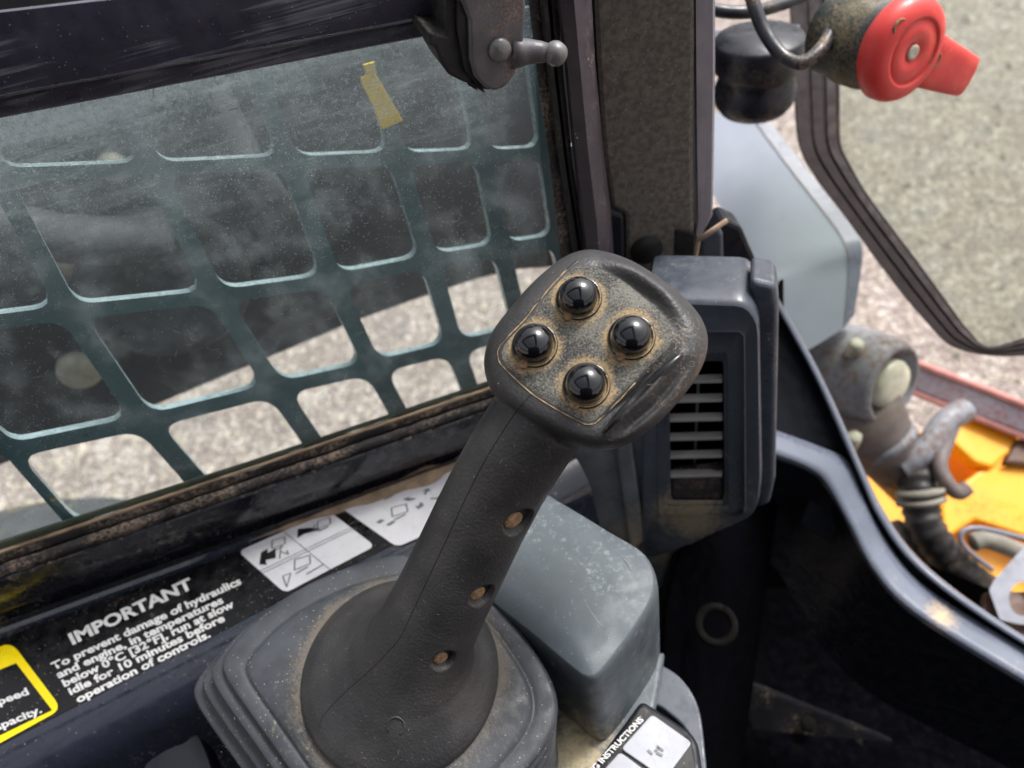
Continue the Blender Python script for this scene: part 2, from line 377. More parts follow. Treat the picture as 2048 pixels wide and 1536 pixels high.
def dust_patch(m, P, r0, r1, lo, amt, col=srgb(140, 126, 102), fs=700):
    t = m.node_tree; b = t.nodes['Principled BSDF']; old = b.inputs['Base Color'].links[0].from_socket
    g_ = t.nodes.new('ShaderNodeNewGeometry'); d_ = t.nodes.new('ShaderNodeVectorMath'); d_.operation = 'DISTANCE'; t.links.new(g_.outputs['Position'], d_.inputs[0]); d_.inputs[1].default_value = P
    r_ = t.nodes.new('ShaderNodeMapRange'); t.links.new(d_.outputs['Value'], r_.inputs[0]); r_.inputs[1].default_value = r0; r_.inputs[2].default_value = r1; r_.inputs[3].default_value = 1; r_.inputs[4].default_value = 0
    n_ = t.nodes.new('ShaderNodeTexNoise'); n_.inputs['Scale'].default_value = fs; n_.inputs['Detail'].default_value = 5; n_.inputs['Roughness'].default_value = .8; t.links.new(g_.outputs['Position'], n_.inputs['Vector'])
    n2 = t.nodes.new('ShaderNodeTexNoise'); n2.inputs['Scale'].default_value = 28; t.links.new(g_.outputs['Position'], n2.inputs['Vector'])
    a_ = t.nodes.new('ShaderNodeMath'); a_.operation = 'MULTIPLY'; t.links.new(r_.outputs[0], a_.inputs[0]); t.links.new(n2.outputs['Fac'], a_.inputs[1])
    s_ = t.nodes.new('ShaderNodeMath'); s_.operation = 'ADD'; t.links.new(a_.outputs[0], s_.inputs[0]); t.links.new(n_.outputs['Fac'], s_.inputs[1])
    q_ = t.nodes.new('ShaderNodeMapRange'); t.links.new(s_.outputs[0], q_.inputs[0]); q_.inputs[1].default_value = lo; q_.inputs[2].default_value = .98; q_.inputs[4].default_value = amt
    x_ = t.nodes.new('ShaderNodeMix'); x_.data_type = 'RGBA'; t.links.new(q_.outputs[0], x_.inputs[0]); t.links.new(old, x_.inputs[6]); x_.inputs[7].default_value = col; t.links.new(x_.outputs[2], b.inputs['Base Color'])
# ================================================================== SETTING: ground
GZ = -1.25
bm = bmesh.new()
for s in (1,):
    P = [bm.verts.new((x, y, GZ)) for x, y in ((-400, -400), (400, -400), (400, 400), (-400, 400))]; bm.faces.new(P)
gr = new('ground', bm, m_gravel, smooth=False); tag(gr, kind='structure')
# loose stones: scattered in the strips of ground in view
bm = bmesh.new()
def stone(bm, p, r):
    vs = []
    for d in ((1, 0, 0), (-1, 0, 0), (0, 1, 0), (0, -1, 0), (0, 0, .7), (0, 0, -.5)):
        vs.append(bm.verts.new(p + V(d) * r * random.uniform(.6, 1.2)))
    for a, b in ((0, 2), (2, 1), (1, 3), (3, 0)):
        bm.faces.new((vs[a], vs[b], vs[4])); bm.faces.new((vs[b], vs[a], vs[5]))
for i in range(9000):
    if i < 4500: u, v = random.uniform(-50, 1150), random.uniform(480, 1050)
    else: u, v = random.uniform(1480, 2150), random.uniform(-100, 900)
    p = GP(u, v, GZ); stone(bm, p, random.uniform(.003, .010) * (2.2 if random.random() < .06 else 1) * (p - CAM).length / 2.0)
o = new('gravel_stones', bm, m_stone, smooth=False); tag(o, 'loose pale gravel stones lying over the yard outside', 'gravel', kind='stuff')

# ================================================================== side console
con = thing('side_console', 'glossy black side console panel with printed warnings, under the window', 'console', GP(400, 1200, 0))
INW = WN
def along(p, k): return p + WH * k
e0, e1 = GP(0, 1497, 0), GP(454, 1262, 0)      # inner edge of the top
ED = (e1 - e0).normalized(); EN = UP.cross(ED); EN = EN if EN.dot(INW) > 0 else -EN
def lineP(a, d, s0, s1, n=2): return [a + d * (s0 + (s1 - s0) * i / (n - 1)) for i in range(n)]
# top sheet
top0 = lineP(_a, WH, -.35, .40, 12); 
def edge_at(p):      # point on the edge line perpendicular-ish to p
    t = (p - e0).dot(ED); return e0 + ED * t
ed = [edge_at(p) for p in top0]
rows = [top0, [a.lerp(b, .5) for a, b in zip(top0, ed)], ed]
for dx, dz in ((.002, -.0001), (.007, -.0010), (.012, -.0032), (.017, -.0068), (.021, -.0115), (.0245, -.018), (.026, -.025), (.032, -.06), (.045, -.30)):
    rows.append([p + EN * dx + UP * dz for p in ed])
new('top_panel', sheet(rows), m_blackgloss, con)
# decal film over the top, 0.4 mm proud
d0, d1 = GP(-60, 1330, .0004), GP(-60, 1519, .0004)
film = [GP(-60, 1300, .0004), GP(60, 1256, .0004), GP(480, 1100, .0004), GP(900, 945, .0004), GP(1010, 925, .0004), GP(950, 1010, .0004), GP(600, 1180, .0004), GP(448, 1260, .0004), GP(0, 1490, .0004), GP(-60, 1521, .0004)]
bm = bmesh.new(); bm.faces.new([bm.verts.new(p) for p in film]); new('decal_film', bm, m_decal, con, smooth=False)
ZT = .0008
def flat(name, pts, m, parent, z=ZT, label=None):
    bm = bmesh.new(); f = bm.faces.new([bm.verts.new(GP(p[0], p[1], z)) for p in pts]); bmesh.ops.triangulate(bm, faces=[f])
    bmesh.ops.recalc_face_normals(bm, faces=bm.faces[:])
    o = new(name, bm, m, parent, smooth=False)
    if label: o['label'] = label
    return o
def text(name, s, p0, p1, hv, m, parent, z=ZT, bold=.018, align='fit', plane=None, spacing=1.0):
    cu = bpy.data.curves.new(name, 'FONT'); cu.body = s; cu.size = 1; cu.offset = bold; cu.resolution_u = 3; cu.space_character = spacing
    tmp = bpy.data.objects.new('tmp', cu); C.objects.link(tmp); bpy.context.view_layer.update()
    me = bpy.data.meshes.new_from_object(tmp.evaluated_get(bpy.context.evaluated_depsgraph_get())); bpy.data.objects.remove(tmp)
    xs = [v.co.x for v in me.vertices]; x0, x1 = min(xs), max(xs); cap = .70
    g = (lambda u, v: PL(u, v, plane)) if plane else (lambda u, v: GP(u, v, z))
    A, B = g(*p0), g(*p1); H = g(p0[0] + hv[0], p0[1] + hv[1]) - A
    H2 = g(p1[0] + hv[0], p1[1] + hv[1]) - B
    for v in me.vertices:
        t = (v.co.x - x0) / (x1 - x0); v.co = A.lerp(B, t) + H.lerp(H2, t) * (v.co.y / cap)
    o = new(name, me, m, parent, smooth=False); return o
text('printed_heading', 'IMPORTANT', (145, 1289), (388, 1175), (-10, -20), m_whiteprint, con, bold=.036)
for s, a, b in (('To prevent damage of hydraulics', (107, 1340), (484, 1167)), ('and engine, in temperatures', (117, 1357), (448, 1205)),
                ('below 0°C [32°F], run at slow', (129, 1374), (470, 1213)), ('idle for 10 minutes before', (141, 1390), (451, 1241)),
                ('operation of controls.', (156, 1406), (422, 1273))):
    text('printed_line', s, a, b, (-7, -13), m_whiteprint, con, bold=.036)
# yellow bordered warning
flat('yellow_sign', rounded([(-80, 1330), (22, 1283), (124, 1418), (-80, 1530)], [0, 24, 24, 0]), m_yellow, con, ZT)
flat('sign_field', [(-80, 1372), (32, 1326), (104, 1420), (-80, 1509)], m_decal, con, ZT + .0003)
text('printed_line', 'speed', (-14, 1415), (59, 1388), (-7, -13), m_whiteprint, con, ZT + .0006, bold=.03)
text('printed_line', 'capacity.', (-22, 1468), (85, 1424), (-7, -13), m_whiteprint, con, ZT + .0006, bold=.03)
# white function label with four fields
def bil(c, s, t):
    a, b, c_, d = [V(p) for p in c]; return (a * (1 - s) + b * s) * (1 - t) + (d * (1 - s) + c_ * s) * t
L1 = [(476, 1103), (658, 1022), (750, 1092), (570, 1186)]     # s: left->top, t: towards the reader
lab = flat('function_label', rounded(L1, 14), m_white, con, ZT, 'white label with four pictogram fields')
def pict(lbl, c, polys, m, z=ZT + .0004):
    for nm, poly in polys:
        flat(nm, [tuple(bil(c, s, t)) for s, t in poly], m, lbl, z)
def stroke(a, b, w_=.014):
    a, b = V(a), V(b); d = (b - a).normalized(); n = V((-d.y, d.x)) * w_ / 2
    return [tuple(a + n), tuple(b + n), tuple(b - n), tuple(a - n)]
pict(lab, L1, [('field_line', stroke((.5, .0), (.5, 1), .008)), ('field_line', stroke((0, .47), (1, .47), .010)), ('field_line', stroke((0, .52), (1, .52), .010))], m_greyprint)
bk = [(.05, .36), (.16, .18), (.24, .17), (.2, .24), (.3, .22), (.22, .38), (.13, .34), (.1, .42)]
pict(lab, L1, [('bucket_symbol', bk), ('bucket_symbol', [(s + .42, t - .1) for s, t in [(.12, .32), (.2, .17), (.3, .24), (.36, .36), (.2, .30)]])], m_darkprint)
def house(cx, cy, k=.09): 
    q = [(cx - k, cy), (cx - k * .2, cy - k * 1.5), (cx + k * 1.1, cy - k * 1.1), (cx + k * .5, cy + k * .2)]
    return [('machine_symbol', stroke(q[i], q[(i + 1) % 4], .014)) for i in range(4)] + [('machine_symbol', stroke((cx - k * 1.2, cy + k * .6), (cx + k * .1, cy + k * .5), .02))]
pict(lab, L1, house(.36, .2) + house(.85, .22) + house(.36, .72, .11) + [('machine_symbol', stroke((.3, .88), (.5, .86), .02)), ('arrow_symbol', stroke((.3, .3), (.34, .42))), ('arrow_symbol', stroke((.34, .42), (.36, .34))), ('arrow_symbol', stroke((.24, .42), (.36, .22))), ('arrow_symbol', stroke((.62, .12), (.72, .22))), ('arrow_symbol', stroke((.78, .12), (.72, .22)))]
     + [('blade_symbol', stroke(a, b)) for a, b in (((.06, .92), (.12, .72)), ((.12, .72), (.2, .74)), ((.2, .74), (.06, .92)))], m_greyprint)
L2 = [(680, 1014), (870, 934), (985, 1010), (794, 1094)]
lab2 = flat('direction_label', rounded(L2, 14), m_white, con, ZT, 'white label with arrows beside the stick')
ar = []
for a in range(4):
    th = a * math.pi / 2 + .78; d = V((math.cos(th), math.sin(th))); c = V((.62, .42)); n = V((-d.y, d.x)); sc2 = V((.8, 1.2))
    P = [c + d * .07 + n * .012, c + d * .13 + n * .012, c + d * .13 + n * .04, c + d * .19, c + d * .13 - n * .04, c + d * .13 - n * .012, c + d * .07 - n * .012]
    ar.append(('arrow_symbol', [tuple(p) for p in P]))
pict(lab2, L2, ar + house(.45, .13, .08) + house(.35, .5, .1) + [('machine_symbol', stroke((.1, .5), (.16, .48), .05)), ('machine_symbol', stroke((.14, .6), (.22, .58), .04)), ('machine_symbol', stroke((.8, .2), (.95, .16), .05))], m_greyprint)
L3 = [(868, 940), (980, 895), (1080, 955), (940, 1000)]
flat('corner_label', rounded(L3, 10), m_white, con, ZT + .0003)

# ================================================================== window wall (below the glass)
wall = thing('window_wall', 'black painted cab side panel between window and console', 'wall panel', WP(300, 1150))
def wline(pts, off): return [WP(u, v, off) for u, v in pts]
US = [-150, 0, 225, 450, 700, 900, 1060, 1180]
def lin(u, a, b): return a[1] + (b[1] - a[1]) * (u - a[0]) / (b[0] - a[0])
f_low = [(u, lin(u, (0, 1258), (900, 930))) for u in US]           # foot of the panel
f_g1 = [(u, lin(u, (0, 1245), (900, 922))) for u in US]
f_g2 = [(u, lin(u, (0, 1222), (900, 905))) for u in US]
f_top = [(u, lin(u, (0, 1158), (900, 846))) for u in US]           # edge below the sill
s_mid = [(u, lin(u, (0, 1128), (900, 822))) for u in US]
s_top = [(u, lin(u, (0, 1108), (900, 806))) for u in US]
g_bot = [(u, lin(u, (0, 1085), (960, 778))) for u in US]           # foot of the glass
rows = [wline(f_low, -.002), wline(f_g1, -.004), wline(f_g1, .0), wline(f_g2, .001), wline(f_g2, -.005), wline([(u, (a + b) / 2) for (u, a), (_, b) in zip(f_g2, f_top)], -.006), wline([(u, v + 5) for u, v in f_top], -.006), wline(f_top, -.0045), wline(f_top, .004)]
o = new('lower_panel', sheet(rows), m_black, wall); autosm(o, 40)
rows = [wline([(u, v + 3) for u, v in f_top], .002), wline([(u, v - 2) for u, v in f_top], -.002), wline([(u, v + 2) for u, v in s_mid], .000), wline([(u, v + 2) for u, v in s_mid], .008), wline(s_mid, .010), wline([(u, v - 4) for u, v in s_mid], .002), wline(s_top, .004)]
def dense(rows, n=6):
    out = []
    for r in rows:
        q = []
        for a, b in zip(r, r[1:]):
            for k in range(n): q.append(a.lerp(b, k / n))
        q.append(r[-1]); out.append(q)
    return out
rows = dense(rows, 12)
for ri, r in enumerate(rows):
    for p in r:
        p += WN * (mn.noise(p * 90) * .0012) + UP * mn.noise(p * 140 + V((5, 0, 0))) * .0008
new('dusty_sill', sheet(rows), m_dustyseal, wall)
s_h = [(u, v - 9) for u, v in s_top]
rows = dense([wline([(u, v + 1) for u, v in s_top], .004), wline([(u, v - 3) for u, v in s_top], .003), wline([(u, v - 6) for u, v in s_top], .006), wline(s_h, .012)], 12)
for r in rows[1:]:
    for p in r: p += WN * (mn.noise(p * 120) * .001)
new('sill_dust', sheet(rows), m_tandust, wall)
new('glass_foot_seal', sheet(dense([wline(s_h, .0085), wline([(u, v - 10) for u, v in s_h], .0078), wline([(u, v - 4) for u, v in g_bot], .0085), wline([(u, v - 4) for u, v in g_bot], .013)], 12)), m_foot, wall)
# tan dust bank in the corner between panel and console
bm = bmesh.new(); rr = []
for k, (h, ofs) in enumerate(((.0, .008), (.0012, .005), (.003, .001), (.006, -.003))):
    row = []
    for i in range(60):
        t = .17 + .24 * i / 59; p = _a + WH * t; amp = min(1, max(0, (t - .17) / .12)) * (1 + .5 * mn.noise(p * 60))
        row.append(p + WN * (.003 + ofs * amp) + UP * (h * amp + .0006))
    rr.append(row)
new('dust_bank', sheet(rr), m_tandust, wall)

# ================================================================== side window
win = thing('side_window', 'dirty side window pane in a black frame, with mesh guard beyond', 'window', WP(500, 900, .01))
GO = .012
glass_outline = [(-200, 1156), (-200, 255), (0, 216), (860, 55), (1062, 15), (1110, 745), (960, 780)]
m_glass = glass_mat('dirty_glass', (.94, .97, .96, 1), (WP(300, 165, GO), -UP, .12, .85), .15)  # haze is dirt plus the pane's pale reflections painted in
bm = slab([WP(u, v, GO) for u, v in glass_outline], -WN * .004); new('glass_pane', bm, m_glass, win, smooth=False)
# upper rail: deep plastic channel
def rail(pts_rows, m, name, par, n=10):
    o = new(name, sheet(dense(pts_rows, n)), m, par); autosm(o, 35); return o
UT = [-200, 0, 430, 860, 950]
r_bot = [(u, lin(u, (0, 236), (860, 71))) for u in UT]
r_b2 = [(u, lin(u, (0, 196), (860, 38))) for u in UT]
r_top = [(u, lin(u, (0, 20), (520, -40))) for u in UT]
rail([wline(r_bot, GO - .001), wline(r_bot, .004), wline([(u, v - 3) for u, v in r_bot], .003), wline(r_b2, .001), wline([(u, v - 2) for u, v in r_b2], -.006), wline([(u, v - 7) for u, v in r_b2], -.009), wline([(u, (v * .6 + w2 * .4)) for (u, v), (_, w2) in zip(r_b2, r_top)], -.0115),
      wline([(u, (v * .4 + w2 * .6)) for (u, v), (_, w2) in zip(r_b2, r_top)], -.0115), wline([(u, v + 5) for u, v in r_top], -.011), wline(r_top, -.008), wline(r_top, .02)], m_rail, 'upper_rail', win)
# right jamb: seal, dark brown channel
def vband(l, r, off0, off1, m, name, par, prof=None):
    """vertical band between pixel polylines l and r"""
    n = len(l); rows = []
    prof = prof or [(0, 1), (.0, 0), (.5, 0), (1., 0), (1, 1)]
    for f, back in prof:
        rows.append([WP(a[0] * (1 - f) + b[0] * f, a[1] * (1 - f) + b[1] * f, off0 + (off1 - off0) * back) for a, b in zip(l, r)])
    o = new(name, sheet(rows), m, par); autosm(o, 35); return o
vband([(1050, -60), (1076, 160), (1100, 330), (1122, 520), (1130, 760)], [(1075, -60), (1100, 160), (1122, 330), (1150, 520), (1160, 760)], .004, .02, m_dustyseal, 'jamb_dust', win)
vband([(1073, -60), (1096, 160), (1118, 330), (1146, 520), (1156, 760)], [(1110, -60), (1128, 160), (1146, 330), (1176, 520), (1190, 760)], -.002, .03, m_seal, 'jamb_seal', win, [(0, 1), (0, .1), (.2, 0), (.45, 0), (.5, .25), (.6, .25), (.65, 0), (1, 0), (1, 1)])
# lint and specks stuck to the glass
bm = bmesh.new()
def squiggle(bm, p, L, wd, ax, ay):
    n = 5; a = random.uniform(0, 6.28); pts = []; q = p.copy()
    for i in range(n + 1):
        pts.append(q.copy()); a += random.uniform(-.9, .9); q += (ax * math.cos(a) + ay * math.sin(a)) * L / n
    prev = None
    for i, q in enumerate(pts):
        t = (pts[min(i + 1, n)] - pts[max(0, i - 1)]).normalized(); s = t.cross(ax.cross(ay)) * wd * (1 if 0 < i < n else .4)
        cur = (bm.verts.new(q + s), bm.verts.new(q - s))
        if prev: bm.faces.new((prev[0], prev[1], cur[1], cur[0]))
        prev = cur
for i in range(2300):
    u = 1100 * random.random() ** 1.5; v = random.uniform(90, 1060)
    if v > lin(u, (0, 1070), (960, 765)) or v < lin(u, (0, 250), (860, 85)): continue
    p = WP(u, v, GO - .0045)
    big = random.random()
    L = random.uniform(.0004, .0016) if big < .9 else random.uniform(.002, .006)
    squiggle(bm, p, L, random.uniform(.00003, .00009) if big < .9 else .00007, WH, UP)
o = new('lint_specks', bm, m_lint, win, smooth=False); tag(o, kind='stuff')
# water-stain drips near the top
bm = bmesh.new()
for cx, cy, n in ((395, 205, 14), (425, 225, 10), (330, 210, 10), (350, 235, 6), (465, 200, 6)):
    for i in range(n):
        p = WP(cx + random.gauss(0, 14), cy + random.gauss(0, 9), GO - .0046); squiggle(bm, p, random.uniform(.002, .006), random.uniform(.00008, .0003), WH, UP)
o = new('stain_marks', bm, m_lint, win, smooth=False); tag(o, kind='stuff')

# ================================================================== mesh guard outside the window
gd = thing('window_guard', 'teal painted steel guard with rounded openings, outside the dirty window', 'guard', WP(500, 900, .05))
GP0, GN = WP(600, 500, .055), (WN + WH * .22).normalized()
def GG(u, v, off=0): return PL(u, v, (GP0 - GN * off, GN))
J = [ # rows of junctions, columns Z A B C D E F G
 [(-330, 130), (-150, 85), (180, 70), (478, 45), (722, 20), (905, 10), (1055, 0), (1180, -10)],
 [(-320, 365), (-5, 351), (308, 339), (583, 326), (797, 318), (968, 312), (1095, 306), (1190, 300)],
 [(-160, 665), (140, 625), (435, 594), (665, 562), (862, 522), (1004, 498), (1120, 480), (1210, 465)],
 [(5, 905), (290, 845), (553, 778), (748, 735), (910, 695), (1045, 662), (1150, 640), (1240, 620)],
 [(150, 1070), (420, 990), (650, 918), (818, 862), (955, 815), (1075, 780), (1180, 750), (1270, 725)]]
bm = bmesh.new(); TH = .005
for r in range(4):
    for c in range(7):
        q = [V(J[r][c]), V(J[r][c + 1]), V(J[r + 1][c + 1]), V(J[r + 1][c])]
        wdt = 15 + 9 * (1 - c / 6); 
        def bl(s, t): return (q[0] * (1 - s) + q[1] * s) * (1 - t) + (q[3] * (1 - s) + q[2] * s) * t
        sw = (q[1] - q[0]).length; shh = (q[3] - q[0]).length
        a, b = wdt * 1.0 / sw, wdt * .72 / shh
        hole = rounded([bl(a, b), bl(1 - a, b), bl(1 - a, 1 - b), bl(a, 1 - b)], [wdt * 1.7] * 4, 6)
        ctr = bl(.5, .5); n = 96
        # outer ring: quad border sampled in the same directions, with its corners added
        hp = polar(hole, ctr, n); op = polar(q, ctr, n)
        for cq in q:
            d = cq - ctr; k = int(round((math.atan2(d.y, d.x) % (2 * math.pi)) / (2 * math.pi) * n)) % n; op[k] = cq
        H0 = [bm.verts.new(GG(p.x, p.y)) for p in hp]; O0 = [bm.verts.new(GG(p.x, p.y)) for p in op]
        H1 = [bm.verts.new(v.co - GN * TH) for v in H0]; O1 = [bm.verts.new(v.co - GN * TH) for v in O0]
        for i in range(n):
            j = (i + 1) % n
            bm.faces.new((O0[i], O0[j], H0[j], H0[i])); bm.faces.new((H0[i], H0[j], H1[j], H1[i])).material_index = 1; bm.faces.new((H1[i], H1[j], O1[j], O1[i]))
o = new('guard_plate', bm, None, gd, smooth=False, mats=[m_guard, m_edge])
# yellow tag wrapped on a guard bar
yt = [(724, 128), (748, 122), (750, 146), (772, 185), (804, 240), (762, 258), (744, 210), (722, 168), (720, 155), (732, 148)]
o = new('yellow_tag', slab([GG(u, v, -.006) for u, v in yt], GN * .0015), m_tag, smooth=False); bevel(o, .0004, 2)
tag(o, 'faded yellow tag hanging on the guard beside the latch', 'tag')

# ================================================================== loader arm, tyre outside
arm = thing('loader_arm', 'dark loader arm with pale round bolts behind the mesh guard', 'loader arm', WP(300, 700, .3))
AN = (WN + WH * .1).normalized()
def AP(u, v, off=0): return PL(u, v, (WP(500, 600, .30) - AN * off, AN))
apoly = [(-500, -300), (1400, -300), (1400, 560), (1150, 535), (1040, 542), (960, 560), (840, 600), (720, 643), (310, 815), (0, 935), (-500, 1080)]
o = new('arm_plate', slab([AP(u, v) for u, v in apoly], -AN * .09), m_arm, arm, smooth=False); bevel(o, .006, 3)
for u, v, r in ((160, 735, .020), (118, 528, .016), (225, 330, .012)):
    o = new('bolt', lathe(AP(u, v), AN, [(0, r), (.006, r), (.010, r * .9), (.013, r * .6), (.0135, .0)], 24), m_bolt, arm)
bm = bmesh.new()
for a, b, t in (((-100, 420), (330, 480), .02), ((420, 180), (560, 420), .016)):
    tube(smoothpath([AP(a[0], a[1], -.02), AP((a[0] + b[0]) / 2, (a[1] + b[1]) / 2 + 25, -.04), AP(b[0], b[1], -.02)], 8), t, 12, bm)
new('hydraulic_hose', bm, m_tyre, arm)  # grey tubes added to hint at reflections in the pane
o = new('arm_boss', lathe(AP(330, 560, 0), AN, [(0, .075), (.015, .075), (.022, .068), (.022, .045), (.010, .04), (.010, 0)], 40), m_tyre, arm)
ty = thing('wheel', 'grey tyre edge seen low through the window guard', 'wheel', GP(200, 1100, GZ))
tc = D(180, 1330, 1.25); o = new('tyre', lathe(tc, (WN + UP * .1), [(-.1, .20), (-.1, .27), (-.07, .31), (0, .325), (.05, .31), (.07, .27), (.07, .20), (0, .18)], 56), m_tyre, ty)

# ================================================================== latch
la = thing('window_latch', 'black metal sliding window latch with rivet and ball-ended lever', 'latch', WP(980, 90, -.02))
lo = [(945, -40), (1052, -40), (1052, 30), (1046, 105), (1030, 150), (1010, 176), (990, 183), (970, 176), (950, 155), (940, 120), (938, 40), (925, 5), (895, -5), (895, -40)]
o = new('latch_plate', slab([WP(u, v, -.040) for u, v in lo], -WN * .004), m_latch, la, smooth=False); bevel(o, .0015, 3); 
lo2 = [(890, -40), (945, -40), (945, 60), (960, 130), (990, 180), (965, 176), (930, 165), (900, 150), (882, 120), (872, 95), (860, 92), (858, 62), (895, 70), (893, 40)]
o = new('latch_body', slab([WP(u - 3, v, -.034) for u, v in lo2], -WN * -.0 - WN * .03), m_seal, la, smooth=False); bevel(o, .002, 3)
bm = bmesh.new()
for k in range(2):
    slab([WP(u - 10 - 14 * k, v - 4 * k, -.037 + .006 * k) for u, v in lo2[1:6] + [(975, 182), (940, 140), (925, 60), (925, -40)]], -WN * .002, bm)
o = new('latch_leaf', bm, m_seal, la, smooth=False); bevel(o, .0005, 2)
o = new('rivet', lathe(WP(1000, 100, -.041), WN, [(-.001, .0050), (.0006, .0050), (.0016, .0042), (.0024, .0024), (.0027, 0)], 24), m_ball, la)
lv = [WP(1040, 105, -.037), WP(1058, 103, -.038), WP(1080, 104, -.039), WP(1100, 106, -.041)]
o = new('lever', tube([WP(1020, 108, -.039)] + lv, [.0062, .006, .0052, .0046, .0038], 14), m_latch, la)
pb = WP(1112, 108, -.043)
o = new('lever_ball', lathe(pb - WN * .006, WN, [(0, .002), (.001, .0036), (.004, .0052), (.007, .0052), (.0095, .0036), (.0106, .0016), (.0108, 0)], 24), m_ball, la)

# ================================================================== cab pillar right of the window
pil = thing('cab_pillar', 'cab corner pillar with purple-black trim and speckled foam lining', 'pillar', WP(1250, 500))
vband([(1105, -60), (1128, 120), (1145, 300), (1166, 480), (1185, 700)], [(1180, -60), (1190, 120), (1207, 300), (1222, 420), (1240, 700)], -.008, .03, m_trim, 'corner_trim', pil, [(0, 1), (0, .15), (.1, 0), (.5, -.15), (.85, 0), (1, .3), (1, 1)])
# foam panel
fp = [(1183, -60), (1392, -60), (1392, 80), (1388, 300), (1390, 470), (1355, 462), (1352, 540), (1350, 600), (1252, 600), (1250, 430), (1222, 416), (1205, 300), (1192, 120)]
PN = (WN + WH * -.25).normalized(); P0 = WP(1200, 200, .012)
def PP(u, v, off=0): return PL(u, v, (P0 - PN * off, PN))
def holed(poly, hole, thick, off=0):
    ctr = sum((V(h) for h in hole), V((0, 0))) / len(hole); n = 80
    hp, op = polar(hole, ctr, n), polar(poly, ctr, n)
    for cq in poly:
        d = V(cq) - ctr; k = int(round((math.atan2(d.y, d.x) % (2 * math.pi)) / (2 * math.pi) * n)) % n; op[k] = V(cq)
    return hp, op
bm = slab([PP(u, v) for u, v in fp], -PN * .012)
o = new('foam_lining', bm, m_carpet, pil, smooth=False); bevel(o, .003, 2)
o = new('lining_hole', lathe(PP(1293, 500, -.0005), PN, [(0, .0105), (.0006, .0105), (.0006, .0001)], 28), m_seam, pil)
o = new('lining_slot', slab([PP(u, v, -.0006) for u, v in [(1352, 462), (1388, 470), (1386, 540), (1352, 560)]], -PN * .002), m_seam, pil, smooth=False)
vband([(1386, -60), (1388, 150), (1390, 300), (1393, 440), (1392, 470)], [(1430, -60), (1430, 150), (1428, 300), (1425, 430), (1398, 480)], .0, .06, m_steel, 'steel_edge', pil, [(0, 1), (0, .1), (.12, 0), (.9, 0), (1, .1), (1, 1)])
bm = tube([PP(1396, 480, -.012), PP(1455, 440, -.012)], .0016, 8); tube([PP(1398, 478, -.012), PP(1386, 535, -.01), PP(1380, 575, -.01)], .0014, 8, bm)
new('dusty_edge', bm, m_tandust, pil)
bk = [(1400, 478), (1450, 440), (1484, 455), (1512, 520), (1530, 570), (1500, 700), (1390, 700), (1388, 560)]
o = new('dark_gusset', slab([PP(u, v, .02) for u, v in bk], -PN * .02), m_frame, pil, smooth=False); bevel(o, .003, 2)
bm = slab([PP(u, v, .012) for u, v in [(1400, 485), (1440, 455), (1448, 470), (1450, 560), (1398, 560)]], -PN * .006)
o = new('gusset_flange', bm, m_vent, pil, smooth=False); bevel(o, .003, 3)
o = new('trim_block', slab([PP(u, v, -.006) for u, v in [(1212, 420), (1248, 432), (1250, 620), (1215, 620)]], -PN * .01), m_frame, pil, smooth=False); bevel(o, .002, 2)

# ================================================================== air vent housing
vh = thing('air_vent', 'grey plastic air vent housing with dusty horizontal louvres', 'air vent', D(1420, 1000, .47))
VN = (V((ray(1430, 800).x, ray(1430, 800).y, 0)).normalized() * -1 + UP * .12).normalized()
VP0 = D(1430, 800, .47)
def VP(u, v, off=0): return PL(u, v, (VP0 - VN * off, VN))
outer = [(1284, 596), (1495, 604), (1519, 640), (1524, 960), (1515, 1030), (1345, 1106), (1284, 1122)]
outr = rounded(outer, [20, 26, 20, 20, 30, 20, 20], 6)
vc = (1392, 860); n = 120
hole = rounded([(1338, 722), (1447, 722), (1449, 1000), (1342, 1000)], 5, 3)
step = rounded([(1315, 664), (1488, 664), (1490, 1030), (1318, 1035)], 14, 4)
step2 = rounded([(1325, 705), (1456, 705), (1458, 1010), (1330, 1012)], 6, 4)
def vl(poly, off, s=1.0): return [VP(vc[0] + (p.x - vc[0]) * s, vc[1] + (p.y - vc[1]) * s, off) for p in polar(poly, vc, n)]
def shift(L, d): return [p + d for p in L]
back = VN * -1
o0 = vl(outr, 0)
loops = [shift(o0, back * .05), shift(o0, back * .02), shift(o0, back * .004), vl(outr, .001, .985), vl(outr, 0, .965), vl(step, 0, 1.03), vl(step, -.001), vl(step, .002, .985), vl(step2, .003, 1.02), vl(step2, .003), vl(step2, .005, .985), vl(hole, .006, 1.01), vl(hole, .0065), vl(hole, .04, 1.0)]
o = new('housing', loft(loops, None, False, True), m_vent, vh); autosm(o, 40)
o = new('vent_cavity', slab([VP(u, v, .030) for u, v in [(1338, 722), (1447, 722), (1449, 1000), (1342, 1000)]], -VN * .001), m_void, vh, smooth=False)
vx = (VP(1440, 800) - VP(1345, 800)).normalized()
for i, y in enumerate((748, 786, 824, 862, 898, 936)):
    a, b = VP(1338, y + 2, .014), VP(1446, y - 1, .014); c = (a + b) / 2
    o = new('louvre', box(c + VN * .005, (b - a) / 2, VN * .003 + UP * -.0006, UP * .0013), m_louvre, vh, smooth=False); bevel(o, .0008, 2)
o = new('vent_divider', box(VP(1393, 850, .022), vx * .0008, VN * .003, UP * .045), m_vdirt, vh, smooth=False)
bm = slab([VP(u, v, .009) for u, v in [(1342, 950), (1446, 940), (1448, 1000), (1342, 1002)]], -VN * .01)
o = new('lower_flap', bm, m_dustyseal, vh, smooth=False); bevel(o, .002, 2)
